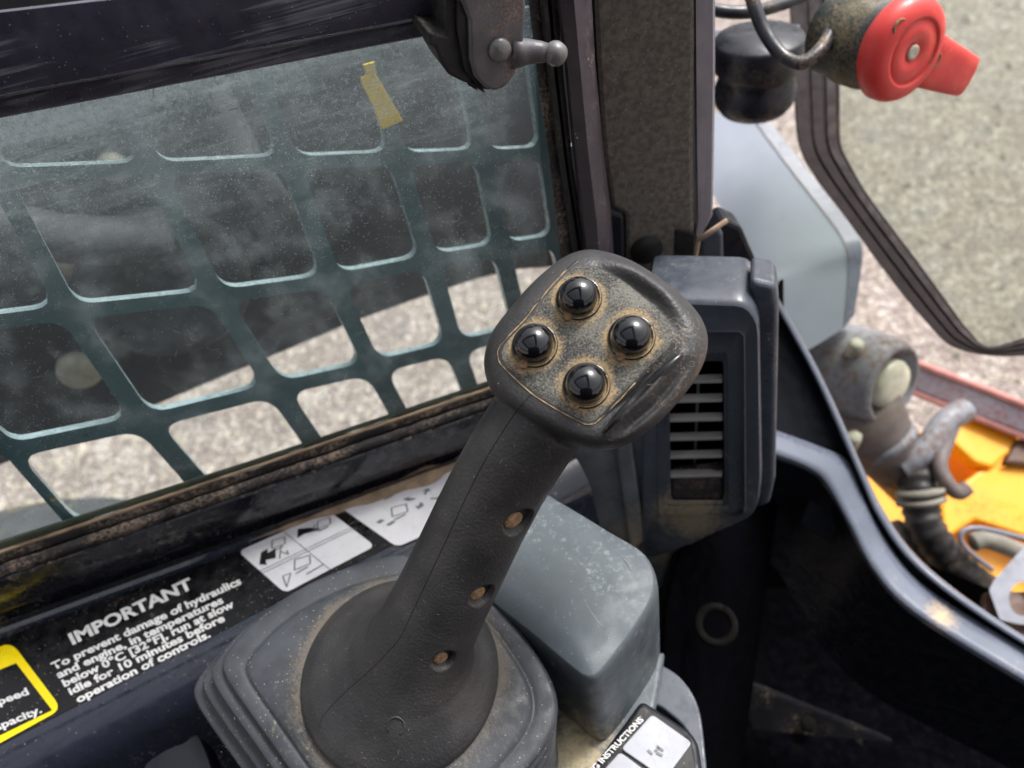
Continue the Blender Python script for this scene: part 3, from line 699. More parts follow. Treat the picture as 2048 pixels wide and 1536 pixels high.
# top of the housing (stepped block) and the second leaf beside it
sb = [(1500, 560), (1552, 572), (1558, 620), (1551, 960), (1540, 1010), (1512, 1020), (1505, 700)]
o = new('side_leaf', slab([VP(u, v, .012) for u, v in sb], -VN * .03), m_vent, vh, smooth=False); bevel(o, .004, 4)
# curved skirt behind the stick, below the housing
o = new('lower_skirt', slab([VP(u, v, .006) for u, v in [(1000, 1010), (1040, 850), (1300, 860), (1345, 1060), (1420, 1075), (1345, 1110), (1325, 1180), (1290, 1200), (1110, 1060)]], -VN * .02), m_vdirt, vh, smooth=False); bevel(o, .004, 3)
o = new('skirt_fold', slab([VP(u, v, .001) for u, v in [(1230, 880), (1262, 880), (1290, 1080), (1262, 1110)]], -VN * .004), m_vdirt, vh, smooth=False); bevel(o, .002, 3)

# ================================================================== grey cover box beside the stick
bx = thing('plastic_cover', 'scuffed blue-grey plastic cover box behind the joystick boot', 'cover', GP(1150, 1300, 0))
ZB = .052
bo = smoothpath([(1000, 930), (1115, 992), (1220, 1055), (1292, 1100), (1318, 1150), (1308, 1205), (1260, 1280), (1205, 1350), (1180, 1362), (1150, 1345), (1060, 1270), (960, 1190), (900, 1130), (905, 1000)], 6, True)
bc = (1120, 1180)
def bl2(s, dz, dx=0):
    return [GP(bc[0] + (p.x - bc[0]) * s, bc[1] + (p.y - bc[1]) * s, ZB) + UP * dz for p in polar(bo, bc, 96)]
o = new('cover_shell', loft([bl2(1.0, -.16), bl2(1.0, -.10), bl2(.995, -.03), bl2(.99, -.012), bl2(.98, -.006), bl2(.965, -.0022), bl2(.945, -.0005), bl2(.93, 0), bl2(.5, .0005), bl2(.1, .0008)], None, False, True), m_boxplastic, bx)
for P_ in ([(1168, 1178), (1172, 1205), (1190, 1235), (1208, 1258)], [(1120, 1195), (1112, 1222), (1110, 1250)], [(1240, 1110), (1256, 1128), (1262, 1140)]):
    new('scuff_mark', tube([GP(p.x, p.y, ZB + .0003) for p in smoothpath(P_, 5)], [.0001 + .00025 * math.sin(math.pi * i / (5 * (len(P_) - 1))) for i in range(5 * (len(P_) - 1) + 1)], 5), m_scuff, bx)
# flange and scuffed foot of the cover
fl = [GP(p[0], p[1], -.03) for p in [(1080, 1400), (1200, 1340), (1330, 1300), (1310, 1420), (1280, 1440), (1190, 1560), (1060, 1620), (1000, 1500)]]
o = new('cover_foot', slab(fl, UP * -.01), m_boxplastic, bx, smooth=False); bevel(o, .003, 3)

# ================================================================== instruction panel, lower right
ip = thing('instruction_panel', 'rounded dark panel with white keys and printed lettering at bottom edge', 'control panel', GP(1300, 1500, -.025))
ZI = -.024
po = rounded([(1283, 1398), (1395, 1470), (1408, 1560), (1390, 1700), (1060, 1700)], [14, 30, 10, 0, 0], 6)
o = new('panel_body', slab([GP(p[0], p[1], ZI) for p in po], UP * -.02), m_frame, ip, smooth=False); bevel(o, .004, 4)
po2 = rounded([(1284, 1412), (1380, 1478), (1393, 1560), (1385, 1700), (1110, 1700)], [10, 26, 10, 0, 0], 6)
flat('panel_face', po2, m_decal, ip, ZI + .0006)
for k_ in ([(1304, 1430), (1384, 1487), (1330, 1560), (1242, 1499)], [(1240, 1505), (1322, 1566), (1270, 1640), (1180, 1572)]):
    pts = [GP(p[0], p[1], ZI + .0007) for p in rounded(k_, 9, 4)]
    o = new('white_key', slab(pts, UP * .0014), m_key, ip, smooth=False); bevel(o, .0006, 3)
    c = sum((V(p) for p in k_), V((0, 0))) / 4
    for q in range(4):
        a = c + V((random.uniform(-24, 20), random.uniform(-14, 18))); b = a + V((random.uniform(-14, 14), random.uniform(6, 14)))
        d = (b - a).normalized(); nn = V((-d.y, d.x)) * 2.5
        flat('faint_symbol', [tuple(a + nn), tuple(b + nn), tuple(b - nn), tuple(a - nn)], m_greyprint, o, ZI + .0026)
text('printed_lettering', 'OPERATING INSTRUCTIONS', (1132, 1604), (1288, 1440), (-9.5, -7), m_whiteprint, ip, ZI + .0012, bold=.03)
# grey moulding beside the panel
gm = smoothpath([(1300, 1330), (1350, 1345), (1392, 1400), (1408, 1480), (1412, 1600), (1360, 1600), (1380, 1480), (1330, 1420), (1290, 1395)], 5, True)
o = new('corner_moulding', slab([GP(p.x, p.y, -.05) for p in gm], UP * -.03), m_vent, smooth=False); bevel(o, .006, 4)
tag(o, 'curved grey plastic moulding behind the instruction panel', 'moulding')

# ================================================================== cab shell: floor, footwell, front frame
fr = thing('cab_frame', 'dark cab front frame with rounded lip coloured pale for sky sheen, curving to the lower right', 'frame', D(1800, 1200, .7))
def path(pts, n=6): return smoothpath([D(*p) for p in pts], n)
# outer bright edge, dark groove, lit lip, inner wall
E1 = [(1545, 580, .60), (1640, 750, .61), (1730, 950, .62), (1767, 1024, .62), (1822, 1103, .61), (1910, 1181, .59), (2048, 1274, .57), (2250, 1390, .54)]
def offp(L, du, dv, dd): return [(u + a, v + b, d + c) for (u, v, d), a, b, c in zip(L, du, dv, dd)]
z8 = [0] * 8
E2 = offp(E1, [-8, -9, -10, -11, -9, -7, -6, -6], [4, 5, 5, 8, 10, 10, 10, 10], [-.004] * 8)
E3 = offp(E1, [-9, -11, -12, -13, -11, -9, -8, -8], [5, 6, 6, 9, 12, 12, 12, 12], [.012] * 8)
L1_ = [(1545, 858, .612), (1640, 893, .618), (1696, 922, .623), (1728, 995, .623), (1775, 1085, .618), (1850, 1172, .602), (2048, 1297, .572), (2250, 1412, .542)]
L3_ = [(1545, 906, .598), (1610, 930, .60), (1650, 962, .603), (1702, 1052, .603), (1746, 1135, .598), (1830, 1224, .581), (2048, 1360, .551), (2250, 1480, .522)]
L2_ = [(a * .3 + c * .7, b * .3 + d_ * .7, e * .4 + f_ * .6 - .001) for (a, b, e), (c, d_, f_) in zip(L1_, L3_)]
L1b = [(a * .7 + c * .3, b * .7 + d_ * .3, e * .72 + f_ * .28 - .0015) for (a, b, e), (c, d_, f_) in zip(L1_, L3_)]
L4_ = [(u - 2, v + 9, d + .010) for u, v, d in L3_]
W5 = [(1500, 1100, .72), (1520, 1110, .72), (1560, 1150, .72), (1600, 1220, .72), (1650, 1300, .71), (1760, 1400, .70), (2060, 1560, .68), (2250, 1700, .66)]
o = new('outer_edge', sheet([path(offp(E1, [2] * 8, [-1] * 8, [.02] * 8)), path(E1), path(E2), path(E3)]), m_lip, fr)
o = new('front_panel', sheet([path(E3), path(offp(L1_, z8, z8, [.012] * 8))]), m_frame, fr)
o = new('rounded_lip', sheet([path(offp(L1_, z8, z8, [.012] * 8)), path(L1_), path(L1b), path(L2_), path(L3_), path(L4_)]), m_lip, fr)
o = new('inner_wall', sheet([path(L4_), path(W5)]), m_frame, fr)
o = new('tan_mark', slab([D(u, v, .585) for u, v in [(1845, 1222), (1880, 1232), (1885, 1258), (1850, 1250)]], V((0, 0, .0004))), m_tandust, fr, smooth=False)
bpy.data.objects.remove(o)
# matt sticker on the inner wall
o = new('dark_sticker', slab([D(1620, 1000, .625), D(1680, 1035, .622), D(1670, 1090, .632), D(1600, 1050, .635)], V((0, 0, .0005))), m_frame, fr, smooth=False)
# footwell
fw = thing('footwell', 'footwell coloured black for shade, with pedal block and bolts', 'footwell', GP(1600, 1400, -.45))
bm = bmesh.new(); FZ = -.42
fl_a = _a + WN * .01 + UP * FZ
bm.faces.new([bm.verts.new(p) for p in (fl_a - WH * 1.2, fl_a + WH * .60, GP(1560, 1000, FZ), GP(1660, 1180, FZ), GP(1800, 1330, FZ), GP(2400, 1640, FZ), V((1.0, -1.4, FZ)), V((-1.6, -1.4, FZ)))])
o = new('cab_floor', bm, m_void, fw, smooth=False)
# side of the console facing the footwell
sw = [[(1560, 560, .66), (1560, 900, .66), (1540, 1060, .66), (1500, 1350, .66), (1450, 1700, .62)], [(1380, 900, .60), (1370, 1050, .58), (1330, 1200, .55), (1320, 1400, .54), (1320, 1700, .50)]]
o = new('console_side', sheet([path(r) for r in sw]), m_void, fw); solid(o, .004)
pa, pb_ = D(1470, 1400, .80), D(1860, 1560, .76); pd = (pb_ - pa) / 2
o = new('pedal_block', box((pa + pb_) / 2, pd, cv(.38, -.9, .1) * .035, cv(-.1, .3, 1) * .012), m_void2, fw, smooth=False); bevel(o, .006, 3)
for u, v in ((1615, 1448), (1715, 1492)): new('pedal_bolt', lathe(D(u, v, .765), -ray(u, v).normalized(), [(0, .008), (.003, .008), (.005, .005), (.0055, 0)], 16), m_darkbolt, fw)
cc_ = D(1432, 1250, .545); cn = -ray(1432, 1250).normalized(); pth = [cc_ + (cn.orthogonal() * math.cos(a) + cn.cross(cn.orthogonal()) * math.sin(a)) * .009 for a in [k * 2 * math.pi / 28 for k in range(29)]]
new('cable_grommet', tube(pth, .0032, 8), m_darkbolt, fw)
# dark front bulkhead and rear of the cab (seen in reflections)
bm = bmesh.new()
hh = [D(1540, 1060, .80), D(2300, 1500, .85)]
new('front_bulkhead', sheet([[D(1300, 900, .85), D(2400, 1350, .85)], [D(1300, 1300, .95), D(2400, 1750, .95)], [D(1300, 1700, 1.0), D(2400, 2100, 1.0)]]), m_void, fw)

# ================================================================== door on the right
door = thing('cab_door', 'open glazed cab door edged in ribbed dark brown rubber', 'door', D(1700, 500, .75))
DN = cv(-.35, .25, .9); DP0 = D(1700, 400, .72)
def DP(u, v, off=0): return PL(u, v, (DP0 - DN * off, DN))
dl = [(1574, -80), (1578, 0), (1584, 120), (1588, 202), (1597, 289), (1628, 352), (1689, 433), (1785, 563), (1862, 655), (1906, 694), (1976, 711), (2060, 711), (2200, 700)]
dr = [(1675, -80), (1677, 0), (1679, 120), (1680, 210), (1682, 286), (1700, 328), (1742, 398), (1835, 522), (1908, 622), (1937, 660), (1978, 693), (2060, 672), (2200, 630)]
prof = [(0, .02), (0, .002), (.04, -.001), (.30, -.0015), (.33, .0005), (.37, .0005), (.40, -.002), (.62, -.0025), (.65, .000), (.69, .000), (.72, -.003), (.90, -.0025), (.93, .002), (.97, .001), (1, .002), (1, .02)]
rows = []
for f, off in prof:
    rows.append(smoothpath([DP(a[0] * (1 - f) + b[0] * f, a[1] * (1 - f) + b[1] * f, off) for a, b in zip(dl, dr)], 5))
o = new('rubber_edge', sheet(rows), m_door, door); autosm(o, 40)
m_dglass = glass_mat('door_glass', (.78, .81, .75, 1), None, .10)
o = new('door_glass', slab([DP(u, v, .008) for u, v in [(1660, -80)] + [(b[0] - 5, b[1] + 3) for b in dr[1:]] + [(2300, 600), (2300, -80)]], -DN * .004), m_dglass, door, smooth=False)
# red handle on a black collar
hb = bpy.data.objects.new('door_handle', None); C.objects.link(hb)
HA = cv(.443, -.527, .72); hc = D(1806, 100, .50)
hb.parent = door
collar = new('handle_collar', lathe(hc - HA * .030, HA, [(-.03, .028), (-.012, .028), (-.010, .031), (.006, .031), (.008, .029), (.018, .029), (.024, .026)], 40), m_collar, door)
bpy.data.objects.remove(hb)
knob = new('red_knob', lathe(hc - HA * .010, HA, [(0, .026), (.001, .031), (.004, .0335), (.010, .0335), (.015, .0315), (.0185, .027), (.0195, .0225), (.0195, .0212), (.0180, .0208), (.0180, .0195), (.0188, .0190), (.0188, .0075), (.0172, .0062), (.0172, .0001)], 56), m_red, door)
kx = cv(1, -.34, 0); kx = (kx - HA * kx.dot(HA)).normalized(); ky = HA.cross(kx)
l0 = hc + kx * .020 - HA * .002
lp = [hc + kx * .012 - HA * .002, hc + kx * .036 - HA * .001, hc + kx * .054 - HA * .0, hc + kx * .072 + HA * .002, hc + kx * .077 + HA * .002]
loops = []
for p, a, b in zip(lp, (.020, .0172, .0158, .0140, .009), (.009, .009, .0085, .0075, .004)):
    loops.append([p + ky * a * math.copysign(abs(math.cos(t)) ** .6, math.cos(t)) + HA * b * math.copysign(abs(math.sin(t)) ** .6, math.sin(t)) for t in [2 * math.pi * k / 28 for k in range(28)]])
o = new('red_lever', loft(loops), m_red, door)
new('handle_screw', lathe(hc + HA * .0072, HA, [(0, .005), (.0012, .005), (.002, .0035), (.001, .0015), (.001, 0)], 20), m_chrome, door)
for a in (2.75, .05):
    p = hc + (kx * math.cos(a) + ky * math.sin(a)) * .0250
    new('screw_hole', lathe(p + HA * .0068, HA, [(0, .0056), (.0016, .0056), (.0018, .0048), (.0004, .0044), (.0004, 0)], 20), m_plug, door)

# ================================================================== cables at the top
def cable(pts, r, label, name='cable'):
    o = new(name, tube(smoothpath([D(*p) for p in pts], 12), r, 14), m_cable); tag(o, label, 'cable', 'cables looped near the door top'); return o
cable([(1490, -60, .52), (1508, 10, .52), (1530, 65, .52), (1565, 112, .515), (1602, 126, .51), (1640, 100, .51), (1668, 50, .52), (1684, 0, .53), (1695, -60, .54)], .0048, 'black cable hanging in a dusty U-shaped loop before the door edge')
cable([(1340, -30, .55), (1385, 2, .55), (1440, 22, .55), (1500, 24, .55), (1560, 10, .56), (1620, -12, .57), (1680, -40, .58)], .0046, 'thin dark cable sagging across behind the looped cable')

# ================================================================== hinge between pillar and door
hg = thing('door_hinge', 'glossy black rounded hinge boss between pillar and door edge', 'hinge', D(1512, 160, .66))
hz = D(1512, 150, .66)
o = new('hinge_boss', lathe(hz, UP, [(-.034, .0), (-.034, .020), (-.031, .029), (-.024, .034), (-.014, .036), (-.006, .034), (.000, .031), (.004, .034), (.008, .037), (.030, .038), (.033, .036), (.034, 0)], 48), m_hinge, hg)
o = new('hinge_plate', slab([D(u, v, .665) for u, v in [(1425, 62), (1600, 50), (1600, 72), (1425, 78)]], V((0, .01, -.003))), m_bracket, hg, smooth=False)

# ================================================================== bodywork, boom foot, cylinder and orange chassis outside
bw = thing('bodywork_panel', 'pale blue-grey painted bodywork panel sloping behind the vent', 'bodywork', D(1560, 500, .85))
BN = (UP * .75 + cv(-.25, 0, .6)).normalized(); BP0 = D(1600, 420, .87)
def BW(u, v, off=0): return PL(u, v, (BP0 - BN * off, BN))
BN2 = cv(-.1, -.05, 1); Q2 = BW(1660, 508)
def BW2(u, v, off=0): return PL(u, v, (Q2 - BN2 * off, BN2))
Lp = smoothpath([BW(1330, 200), BW(1400, 340), BW(1470, 470), BW(1500, 545), BW2(1510, 600), BW2(1520, 760)], 10)
Rp = smoothpath([BW(1511, 244), BW(1592, 352), BW(1668, 450), BW(1695, 500), BW2(1698, 545), BW2(1690, 655)], 10)
Ep = smoothpath([BW(1544, 248, .006), BW(1625, 352, .006), BW(1702, 452, .006), BW(1724, 490, .006), BW2(1722, 545, .006), BW2(1708, 630, .006)], 10)
def btw(A, B, n): return [[a.lerp(b, k / n) for a, b in zip(A, B)] for k in range(n + 1)]
new('sloping_panel', sheet(btw(Lp, Rp, 4)), m_body, bw)
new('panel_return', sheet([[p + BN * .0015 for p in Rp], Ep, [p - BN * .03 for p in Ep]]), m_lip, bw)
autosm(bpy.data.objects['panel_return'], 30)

bo_ = thing('boom_pivot', 'rust-streaked grey cast boom pivot with bolts and pale pin', 'boom pivot', D(1750, 800, .95))
BA = cv(.53, -.308, .776); be = D(1790, 772, .86); R0 = .056
o = new('pivot_barrel', lathe(be - BA * .22, BA, [(-.04, .05), (-.04, R0), (.10, R0), (.104, R0 + .003), (.118, R0 + .003), (.122, R0 - .001), (.20, R0 - .002), (.214, R0 - .005), (.22, R0 - .010), (.219, R0 - .014), (.205, R0 - .016), (.205, 0)], 64), m_rust2, bo_)
o = new('pale_pin', lathe(be - BA * .016, BA, [(-.01, .030), (.012, .030), (.017, .027), (.019, .016), (.020, 0)], 40), m_chrome, bo_)
o = new('barrel_shoulder', tube([be - BA * .05 + cv(-.05, -1, 0) * .03, D(1745, 868, .93), D(1790, 925, .95), D(1822, 985, .97)], [.05, .046, .036, .024], 28), m_rust, bo_)
o = new('shoulder_ring', tube([D(1772, 880, .915), D(1782, 892, .915)], [.036, .037], 28), m_rust2, bo_)
for u, v, d in ((1655, 633, .855), (1712, 690, .845), (1708, 875, .86)):
    q = D(u, v, d); new('casting_bolt', lathe(q, cv(-.1, .6, .8), [(-.02, .009), (.003, .009), (.005, .007), (.0055, 0)], 6), m_bolt, bo_)

ho = thing('hydraulic_hose', 'corrugated black hydraulic hose with tan clamp running over orange bodywork', 'hose', D(1860, 1050, .95))
hp_ = smoothpath([D(1850, 880, .93), D(1838, 940, .92), D(1840, 1000, .91), D(1850, 1050, .90), D(1885, 1105, .90), D(1930, 1150, .90), D(1985, 1195, .92), D(2060, 1260, .95)], 10)
o = new('hose_run', tube(hp_, [.020 + .0018 * (i % 4 < 2) for i in range(len(hp_))], 16), m_hose, ho)
for u, v in ((1842, 985), (1842, 1003)): new('hose_clamp', tube([D(u - 2, v - 8, .905), D(u, v + 2, .905)], .028, 20), m_ghose, ho)
o = new('grey_sleeve', tube(smoothpath([D(1800, 930, .92), D(1850, 900, .91), D(1890, 845, .92), D(1930, 820, .93)], 8), [.02, .02, .019, .018, .018, .017, .016, .016] + [.015] * 40, 14), m_rust2, ho)
tub2 = new('steel_pipe', tube(smoothpath([D(1905, 850, .92), D(1880, 920, .90), D(1890, 960, .89), D(1915, 985, .89), D(1935, 975, .89)], 8), .009, 12), m_rust, ho)
o = new('control_cable', tube(smoothpath([D(1985, 1140, .84), D(1930, 1095, .84), D(1922, 1068, .84), D(1945, 1056, .84), D(1990, 1062, .84), D(2100, 1090, .84)], 10), .0028, 10), m_bracket)
tag(o, 'thin grey wire loop lying beside the wide dusty hose', 'cable')
o = new('dusty_hose', tube(smoothpath([D(1945, 1085, .87), D(1975, 1080, .87), D(2030, 1100, .87), D(2120, 1140, .87)], 8), .0105, 14), m_ghose)
tag(o, 'short pale dusty hose end above the grey bracket', 'hose')
o = new('braided_hose', tube(smoothpath([D(1780, 1060, .93), D(1850, 1130, .93), D(1930, 1200, .93), D(2010, 1270, .93)], 8), .018, 16), m_ghose)
tag(o, 'pale braided hose along the cab frame lip', 'hose')

ob = thing('orange_chassis', 'bright orange painted chassis plates below the hoses', 'chassis', D(1950, 950, 1.15))
def oslab(pts, d, th, nm='chassis_plate', m=m_orange):
    o = new(nm, slab([D(*p) for p in pts] if len(pts[0]) == 3 else [D(p[0], p[1], d) for p in pts], ray(1950, 950).normalized() * th), m, ob, smooth=False); bevel(o, .006, 3); return o
ON = (UP + cv(0, 0, 1) * .8).normalized(); OP0 = D(1950, 1000, 1.12)
def OP(u, v, off=0): return PL(u, v, (OP0 - ON * off, ON))
def oplate(pts, off, th, m=m_orange, nm='chassis_plate'):
    o = new(nm, slab([OP(u, v, off) for u, v in pts], -ON * th), m, ob, smooth=False); bevel(o, .005, 3); return o
oplate([(1640, 860), (2250, 860), (2250, 1500), (1640, 1500)], 0, .03)
oplate([(1930, 810), (2040, 875), (2020, 905), (1985, 935), (1950, 925), (1900, 880)], -.06, .03)
oplate([(1960, 940), (2060, 925), (2200, 960), (2200, 1150), (2060, 1075), (1950, 1040), (1890, 1080), (1880, 1000)], -.05, .04)
oplate([(1770, 1120), (1890, 1150), (1870, 1250), (1750, 1180)], -.02, .02)
oplate([(2035, 875), (2100, 880), (2100, 935), (2010, 925)], -.065, .02, m_brown, 'brown_block')
bar = thing('chassis_bar', 'grey steel bar with pinkish rusty edges, crossing above the orange plates', 'bar', D(1950, 800, 1.1))
b0, b1 = D(1780, 735, 1.14), D(2160, 885, 1.06); bd = (b1 - b0) / 2; bup = cv(.25, .95, .3); bz = bd.cross(bup).normalized()
o = new('bar_face', box((b0 + b1) / 2, bd, bup.normalized() * .017, bz * .012), m_bar, bar, smooth=False); bevel(o, .004, 3)
o = new('bar_rail', box((b0 + b1) / 2 + bup.normalized() * .021, bd, bup.normalized() * .004, bz * .014), m_pink, bar, smooth=False); bevel(o, .002, 2)
o = new('bar_rail', box((b0 + b1) / 2 - bup.normalized() * .021, bd, bup.normalized() * .004, bz * .014), m_pink, bar, smooth=False); bevel(o, .002, 2)
br = thing('bracket', 'folded grey bracket with round hole and brown lower face, at right edge', 'bracket', D(2020, 1180, .75))
bn = cv(-.1, .5, .85); q0 = D(2020, 1150, .74)
def BP(u, v, off=0): return PL(u, v, (q0 - bn * off, bn))
hpz, opz = [V((2046 + 28 * math.cos(2 * math.pi * k / 64), 1198 + 34 * math.sin(2 * math.pi * k / 64))) for k in range(64)], polar([(1988, 1160), (2060, 1080), (2300, 1000), (2300, 1300), (2000, 1240), (1978, 1180)], (2046, 1198), 64)
bm = loft([[BP(p.x, p.y, .004) for p in opz], [BP(p.x, p.y) for p in opz], [BP(p.x, p.y) for p in hpz], [BP(p.x, p.y, .004) for p in hpz]], None, False, False)
new('bracket_face', bm, m_bracket, br, smooth=False)
new('bracket_foot', slab([BP(u, v, .012) for u, v in [(1972, 1185), (2300, 1180), (2300, 1420), (1962, 1240)]], -bn * .01), m_brown, br, smooth=False)

# ================================================================== cab roof with barred skylight
rf = thing('cab_roof', 'cab roof with barred skylight, mirrored in the black buttons', 'roof', V((-.3, -.5, .95)))
RZ = .95
def rbox(x0, x1, y0, y1, z0=RZ, z1=RZ + .05, m=m_void, nm='roof_panel'):
    return new(nm, box(V(((x0 + x1) / 2, (y0 + y1) / 2, (z0 + z1) / 2)), V(((x1 - x0) / 2, 0, 0)), V((0, (y1 - y0) / 2, 0)), V((0, 0, (z1 - z0) / 2))), m, rf, smooth=False)
rbox(-1.2, -.95, -1.3, .3); rbox(.05, .2, -1.3, .3); rbox(-.95, .05, -1.3, -1.0); rbox(-.95, .05, .15, .3)
for k in range(7): rbox(-.95 + .125 * (k + 1), -.94 + .125 * (k + 1), -1.0, .15, RZ + .01, RZ + .025, m_frame, 'skylight_bar')
for k in range(7): rbox(-.95, .05, -1.0 + .14 * (k + 1) - .005, -1.0 + .14 * (k + 1) + .005, RZ + .026, RZ + .04, m_frame, 'skylight_bar')
bk_ = thing('rear_wall', 'dark rear cab wall behind the viewer, mirrored in the buttons', 'wall panel', V((-.3, -1.2, .2)))
new('rear_panel', box(V((-.4, -1.32, .2)), V((.9, 0, 0)), V((0, .02, 0)), V((0, 0, .75))), m_void, bk_, smooth=False)
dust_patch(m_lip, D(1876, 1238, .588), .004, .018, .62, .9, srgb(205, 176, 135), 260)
dust_patch(m_vent, VP(1385, 1035), .006, .045, .70, .8, srgb(150, 136, 112), 300)
dust_patch(m_boxplastic, GP(1150, 1500, -.03), .004, .045, .66, .9, srgb(190, 174, 140), 220)
dust_patch(m_vdirt, VP(1330, 1090), .004, .06, .62, .8, srgb(150, 138, 116), 260)
# ================================================================== JOYSTICK
js = thing('control_joystick', 'black joystick grip with four glossy round buttons rising from rubber boot', 'joystick', D(799, 1400, .40))
PC = D(799, 1347, .385)                                   # centre of the collar
toC = -ray(799, 1347).normalized()
NPl = (UP * .72 + toC * .28).normalized()
def JP(u, v, off=0): return PL(u, v, (PC + NPl * off, NPl))
# --- rubber boot
bo2 = smoothpath([(445, 1298), (500, 1236), (565, 1186), (640, 1146), (720, 1116), (800, 1100), (870, 1112), (940, 1155), (1010, 1218), (1062, 1286), (1100, 1350), (1114, 1400), (1106, 1452), (1070, 1510), (1000, 1590), (910, 1680), (800, 1740), (700, 1715), (610, 1590), (530, 1475), (462, 1378), (436, 1330)], 4, True)
bc2 = (780, 1395)
base_loop = polar(bo2, bc2, 128)
dust_patch(m_rubber, PC, .049, .066, .72, .4)
def bl3(s, h, k=0): return [JP(bc2[0] - 17 * k + (p.x - bc2[0]) * s, bc2[1] + 12 * k + (p.y - bc2[1]) * s) + NPl * h for p in base_loop]
prof = [(1.16, -.075, 3.2), (1.14, -.036, 3.2), (1.10, -.034, 3.1)]
for k in (3, 2, 1):      # three folds, the lowest first
    s0, h0 = 1 + .045 * k, -.0095 * k
    prof += [(s0 - .03, h0 - .0035, k + .2), (s0 - .006, h0 - .0025, k), (s0 + .004, h0, k), (s0 + .002, h0 + .0022, k), (s0 - .010, h0 + .0042, k), (s0 - .04, h0 + .0052, k - .2)]
prof += [(.985, -.0046, 0), (1.0, -.0034, 0), (1.006, -.0018, 0), (1.0, .0, 0), (.985, .0012, 0), (.96, .0018, 0), (.88, .0024, 0), (.862, .0018, 0), (.85, .0024, 0), (.835, .0040, 0), (.8, .0050, 0), (.65, .0068, 0), (.5, .008, 0), (.2, .010, 0)]
o = new('rubber_boot', loft([bl3(s, h - .006, k) for s, h, k in prof], None, False, True), m_rubber, js)
sub = o.modifiers.new('sub', 'SUBSURF'); sub.levels = 1; sub.render_levels = 1
# flange at lower left
fl2 = smoothpath([(285, 1545), (320, 1506), (365, 1486), (400, 1476), (425, 1600), (310, 1640)], 5, True)
new('boot_flange', slab([GP(p.x, p.y, .004) for p in fl2], UP * -.02), m_frame, js, smooth=False)
bevel(bpy.data.objects['boot_flange'], .003, 3)
# --- grip solid: collar + stem + head, fused
bm = bmesh.new()
spine = [(799, 1347, .385, .0500, 0), (799, 1347, .3835, .0512, 0), (800, 1345, .3805, .0500, 0), (803, 1339, .3765, .0455, .05), (810, 1328, .372, .0375, .1), (822, 1310, .368, .0305, .25), (838, 1285, .3645, .0262, .55), (856, 1252, .3605, .0240, .85), (882, 1200, .355, .0228, 1), (925, 1112, .345, .0219, 1), (962, 1035, .336, .0213, 1), (1000, 962, .328, .0210, 1), (1038, 898, .320, .0208, 1), (1078, 838, .314, .0205, 1), (1120, 790, .311, .018, 1), (1140, 765, .310, .01, 1)]
pts = [D(a, b, c) for a, b, c, _, _ in spine]; loops = []
for i, (a, b, c, r, f) in enumerate(spine):
    t = (pts[min(i + 1, len(pts) - 1)] - pts[max(i - 1, 0)]).normalized()
    nn = (NPl * (1 - f) + t * f).normalized(); loops.append(ring(pts[i], nn, r, 64, ref=M @ V((1, 0, 0))))
loft(loops, bm)
NF = cv(-.16, .25, .95); FC = D(1180, 690, .292)
def FP(u, v, off=0): return PL(u, v, (FC + NF * off, NF))
sil = smoothpath([(1190, 499), (1245, 513), (1300, 542), (1352, 580), (1392, 620), (1414, 662), (1414, 706), (1395, 752), (1360, 800), (1315, 848), (1265, 884), (1215, 901), (1160, 893), (1100, 868), (1035, 832), (990, 792), (970, 750), (969, 708), (984, 664), (1018, 618), (1064, 566), (1115, 522), (1152, 503)], 4, True)
hcn = (1190, 700); hl = polar(sil, hcn, 96)
def HL(s, off):   # loop scaled, kept on the silhouette rays at its own offset
    return [FP(hcn[0] + (p.x - hcn[0]) * s, hcn[1] + (p.y - hcn[1]) * s, off) for p in hl]
loft([HL(.6, .0005), HL(.80, .0), HL(.86, -.0004), HL(.91, -.0016), HL(.955, -.0042), HL(.985, -.008), HL(1.0, -.013), HL(.995, -.019), HL(.97, -.026), HL(.90, -.034), HL(.78, -.042), HL(.5, -.048)], bm)
tmp = new('tmp_grip', bm, m_rubber)
rm = tmp.modifiers.new('r', 'REMESH'); rm.mode = 'VOXEL'; rm.voxel_size = .00085
sm = tmp.modifiers.new('s', 'SMOOTH'); sm.factor = .5; sm.iterations = 14
bpy.context.view_layer.update()
gme = bpy.data.meshes.new_from_object(tmp.evaluated_get(bpy.context.evaluated_depsgraph_get())); bpy.data.objects.remove(tmp)
gme.materials.clear()
# face relief in the plane of the button panel
FU = (FP(1280, 690) - FP(1180, 690)).normalized(); FV = NF.cross(FU)
def f2(p): q = p - FC; return V((q.dot(FU), q.dot(FV)))
def seg(a, b, p):
    ab = b - a; t = max(0, min(1, (p - a).dot(ab) / ab.length_squared)); return (p - a - ab * t).length, t
g = lambda d, w_: math.exp(-(d / w_) ** 2)
def px2(u, v): return f2(FP(u, v))
chan = [px2(1205, 540), px2(1262, 568), px2(1310, 604), px2(1346, 652)]
lip = [px2(1195, 516), px2(1262, 535), px2(1325, 575), px2(1372, 625)]
fin = [px2(1214, 862), px2(1290, 796), px2(1364, 708)]
panel = smoothpath([(1146, 531), (1172, 524), (1225, 545), (1285, 590), (1338, 640), (1350, 668), (1338, 700), (1270, 765), (1205, 832), (1180, 847), (1152, 838), (1070, 790), (1010, 735), (998, 712), (1004, 690), (1050, 640), (1100, 578)], 5, True)
bvh0 = None
def plow(pl, p):
    best = (9, 0)
    for i, (a, b) in enumerate(zip(pl, pl[1:])):
        d, t = seg(a, b, p); 
        if d < best[0]: best = (d, (i + t) / (len(pl) - 1))
    return best
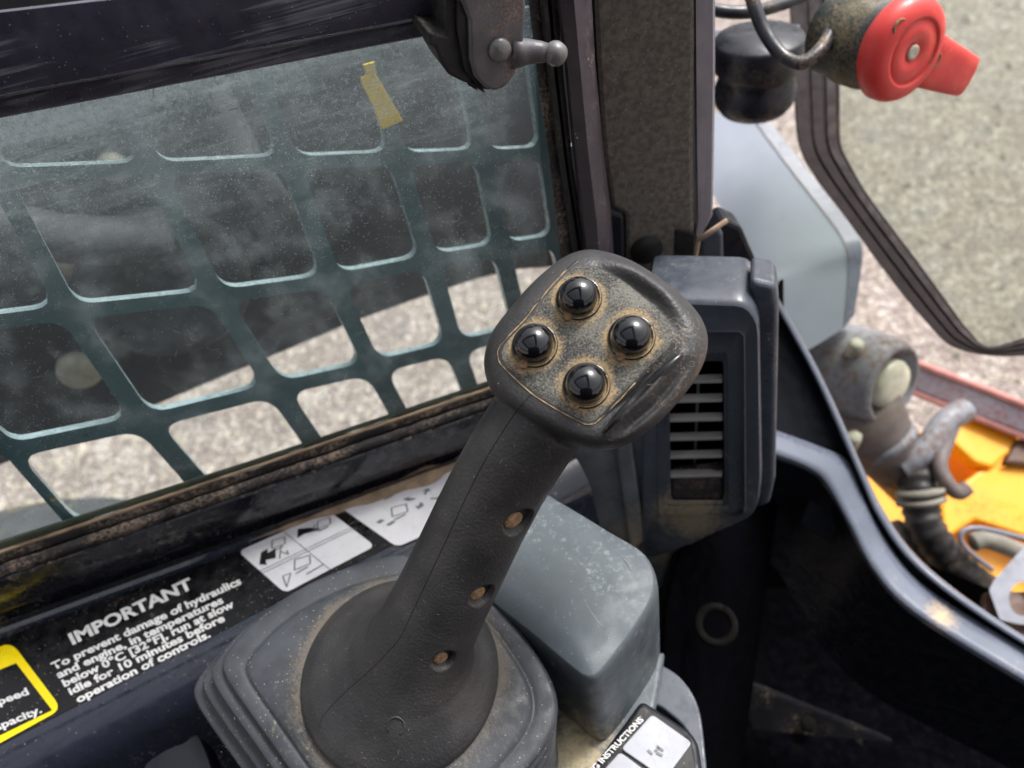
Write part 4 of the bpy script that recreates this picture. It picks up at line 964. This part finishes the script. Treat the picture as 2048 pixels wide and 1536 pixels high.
for v in gme.vertices:
    h = (v.co - FC).dot(NF)
    if h < -.014 or h > .01: continue
    p = f2(v.co)
    if p.length > .05: continue
    wgt = min(1, max(0, (h + .014) / .006))
    d1, t1 = plow(chan, p); d2, t2 = plow(lip, p); d3, t3 = plow(fin, p)
    e1 = math.sin(math.pi * min(1, max(0, .08 + t1 * .84))); e3 = math.sin(math.pi * min(1, max(0, t3 * .9 + .05)))
    dz = -.0030 * g(d1, .0036) * e1 + .0024 * g(d2, .0042) * math.sin(math.pi * t2) + .0040 * g(d3, .0015) * e3 ** .6
    # grooves either side of the fin
    side = V((.0032, -.0026))
    d4, t4 = plow([q + side for q in fin], p); d5, t5 = plow([q - side for q in fin], p)
    dz -= .0034 * g(d4, .0016) * e3 + .0022 * g(d5, .0016) * e3
    v.co += NF * dz * wgt
# screw holes down the grip
bvh = BVHTree.FromPolygons([v.co[:] for v in gme.vertices], [p.vertices[:] for p in gme.polygons])
def hit(u, v):
    r = ray(u, v).normalized(); loc, nrm, _, _ = bvh.ray_cast(CAM, r); return loc, nrm
holes = [hit(1040, 1045), hit(966, 1192), hit(889, 1322)]
HR = [.0066, .0056, .0050]
for v in gme.vertices:
    for (hp, hn), r in zip(holes, HR):
        if hp is None: continue
        d = (v.co - hp).length
        if d < r * 1.15: v.co -= hn * .0045 * (1 - max(0, (d - r * .85)) / (r * .30)) if d > r * .85 else hn * .0045
bt = [(1158, 598), (1070, 692), (1263, 676), (1173, 772)]
m_grip = grip_mat(None, (None, None))
grip = new('grip', gme, m_grip, js)
bvh = BVHTree.FromPolygons([v.co[:] for v in gme.vertices], [p.vertices[:] for p in gme.polygons])
for (hp, hn), r in zip(holes, HR):
    if hp:
        dn_ = cv(-.6, -.8, 0); dn_ = (dn_ - hn * dn_.dot(hn)).normalized()
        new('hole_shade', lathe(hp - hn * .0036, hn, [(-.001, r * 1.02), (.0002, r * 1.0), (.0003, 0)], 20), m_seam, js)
        new('hole_dirt', lathe(hp - hn * .0032 + dn_ * r * .28, hn, [(-.001, r * .74), (.0004, r * .68), (.0009, r * .4), (.001, 0)], 20), m_plug, js)
# dusty button panel: thin skin following the face
bm = bmesh.new(); rings_ = []
pcn = (1175, 690); pl_ = polar(panel, pcn, 72)
grid = []
for s in [i / 14 for i in range(15)]:
    L = []
    for p in pl_:
        u, v = pcn[0] + (p.x - pcn[0]) * max(s, .02), pcn[1] + (p.y - pcn[1]) * max(s, .02)
        loc, nn_ = hit(u, v); L.append(loc + NF * (.00055 if s < .97 else -.0003))
    grid.append(L)
pm = loft(grid, None, True, False)
RB = .0092
btn3 = [hit(u, v)[0] + NF * .0004 for u, v in bt]
m_panel = panel_mat(btn3, RB)
panel_o = new('button_panel', pm, m_panel, js)
# joint line round the panel, filled with tan dust
def surf_line(pts, lift, rad, m, name, jitter=0, uneven=0):
    P = []
    for p in pts:
        loc, nn_ = hit(p[0], p[1])
        if loc: P.append(loc + nn_ * lift + V((random.gauss(0, 1), random.gauss(0, 1), random.gauss(0, 1))) * jitter)
    if uneven: rad = [max(.00004, rad * (1 + uneven * mn.noise(p * 260) * 2.2)) for p in P]
    o = new(name, tube(P, rad, 6), m, js); return o
pj = [(pcn[0] + (p.x - pcn[0]) * 1.012, pcn[1] + (p.y - pcn[1]) * 1.012) for p in panel]
K = len(pj); ia = K - 1
surf_line([pj[(i) % K] for i in range(int(K * .5), K + 3)], -.00004, .00024, m_dustline, 'panel_joint', .00008, .8)
surf_line([pj[(i) % K] for i in range(int(K * .42), int(K * .56))], -.00004, .00022, m_dustline, 'panel_joint', .00008, .8)
surf_line([(pcn[0] + (p.x - pcn[0]) * 1.022, pcn[1] + (p.y - pcn[1]) * 1.022) for p in [panel[i % K] for i in range(int(K * .45), K + 3)]], 0, .0002, m_seam, 'panel_joint')
fb = []
for k in range(25):
    t = k / 24; u = 1206 + 160 * t + 6 * math.sin(math.pi * t); v = 866 - 160 * t - 10 * math.sin(math.pi * t)
    loc, nn_ = hit(u, v); fb.append(loc + NF * .0002)
new('thumb_ridge', tube(smoothpath(fb[::3], 3), [.0003 + .0017 * math.sin(math.pi * min(1, i / 24)) ** .6 for i in range(25)], 12), m_ridge, js)
# mould seam down the stem and over the collar
seam = smoothpath([(1063, 788), (1035, 820), (1000, 872), (965, 930), (925, 1010), (888, 1090), (850, 1170), (820, 1235), (800, 1275), (770, 1310), (735, 1345), (700, 1375), (665, 1410), (644, 1436), (640, 1456)], 8)
surf_line(seam, .00002, .00017, m_seam, 'mould_seam')
# buttons
for i, (u, v) in enumerate(bt):
    c = btn3[i]
    bz_ = new('push_button', lathe(c, NF, [(-.001, RB), (.0006, RB), (.0011, RB * .97), (.0011, RB * .90), (.0004, RB * .88), (-.0006, RB * .86), (-.0006, .003)], 48), m_cap, js)
    rc = .0074
    cap = [(-.002, rc * .97), (.0015, rc), (.0042, rc)] + [(.0042 + .0058 * math.sin(a), rc * math.cos(a)) for a in [k * math.pi / 2 / 12 for k in range(1, 12)]] + [(.01, .0001)]
    new('button_cap', lathe(c, NF, cap, 48), m_cap, bz_)
    # dust ring lying in the bezel, notch
    a0 = -2.2; arc = []
    x_, y_ = FU, FV
    for k in range(22):
        a = math.radians(-150 + k * 8.5); arc.append(c + (x_ * math.cos(a) + y_ * math.sin(a)) * RB * .93 + NF * .0007)
    new('bezel_dust', tube(arc, .0005, 6), m_dustline, bz_)
    a = math.radians(-118); q = c + (x_ * math.cos(a) + y_ * math.sin(a)) * RB * .96
    new('bezel_notch', lathe(q, NF, [(0, .0019), (.0013, .0019), (.0015, .0012), (.0015, 0)], 14), m_plug, bz_)
# crumbs and lint on grip and boot
bvb = None
def boot_hit(u, v):
    loc, nn_ = hit(u, v)
    if loc: return loc, nn_
    return JP(u, v, -.001), NPl
bm = bmesh.new()
for i in range(900):
    u = random.uniform(440, 1410); v = random.uniform(505, 1536)
    loc, nn_ = hit(u, v)
    if loc is None:
        if v > 1130 and u < 1110: stone(bm, JP(u, v, -.0015), random.uniform(.0001, .00025))
        continue
    if random.random() < .6: stone(bm, loc, random.uniform(.00008, .0002) * (2 if random.random() < .06 else 1))
    else:
        ax_ = nn_.orthogonal().normalized(); squiggle(bm, loc + nn_ * .0002, random.uniform(.0006, .0028), .00003, ax_, nn_.cross(ax_))
for i in range(260):      # lint clinging to the right shoulder of the head
    t = random.random(); u = 1290 + 115 * t + random.gauss(0, 18); v = 640 + 180 * random.random() + random.gauss(0, 10)
    loc, nn_ = hit(u, v)
    if loc is None: continue
    ax_ = nn_.orthogonal().normalized(); squiggle(bm, loc + nn_ * .00025, random.uniform(.001, .004), .00003, ax_, nn_.cross(ax_))
o = new('crumbs', bm, m_crumb, js, smooth=False); tag(o, kind='stuff')
# raised letter mark on the collar
p0, n0 = hit(792, 1455)
arc = []
for u, v in smoothpath([(776, 1462), (778, 1442), (792, 1434), (806, 1442), (808, 1458), (800, 1468)], 5):
    loc, nn_ = hit(u, v); arc.append(loc + nn_ * .0)
new('raised_mark', tube(arc, .0005, 6), m_grip, js)
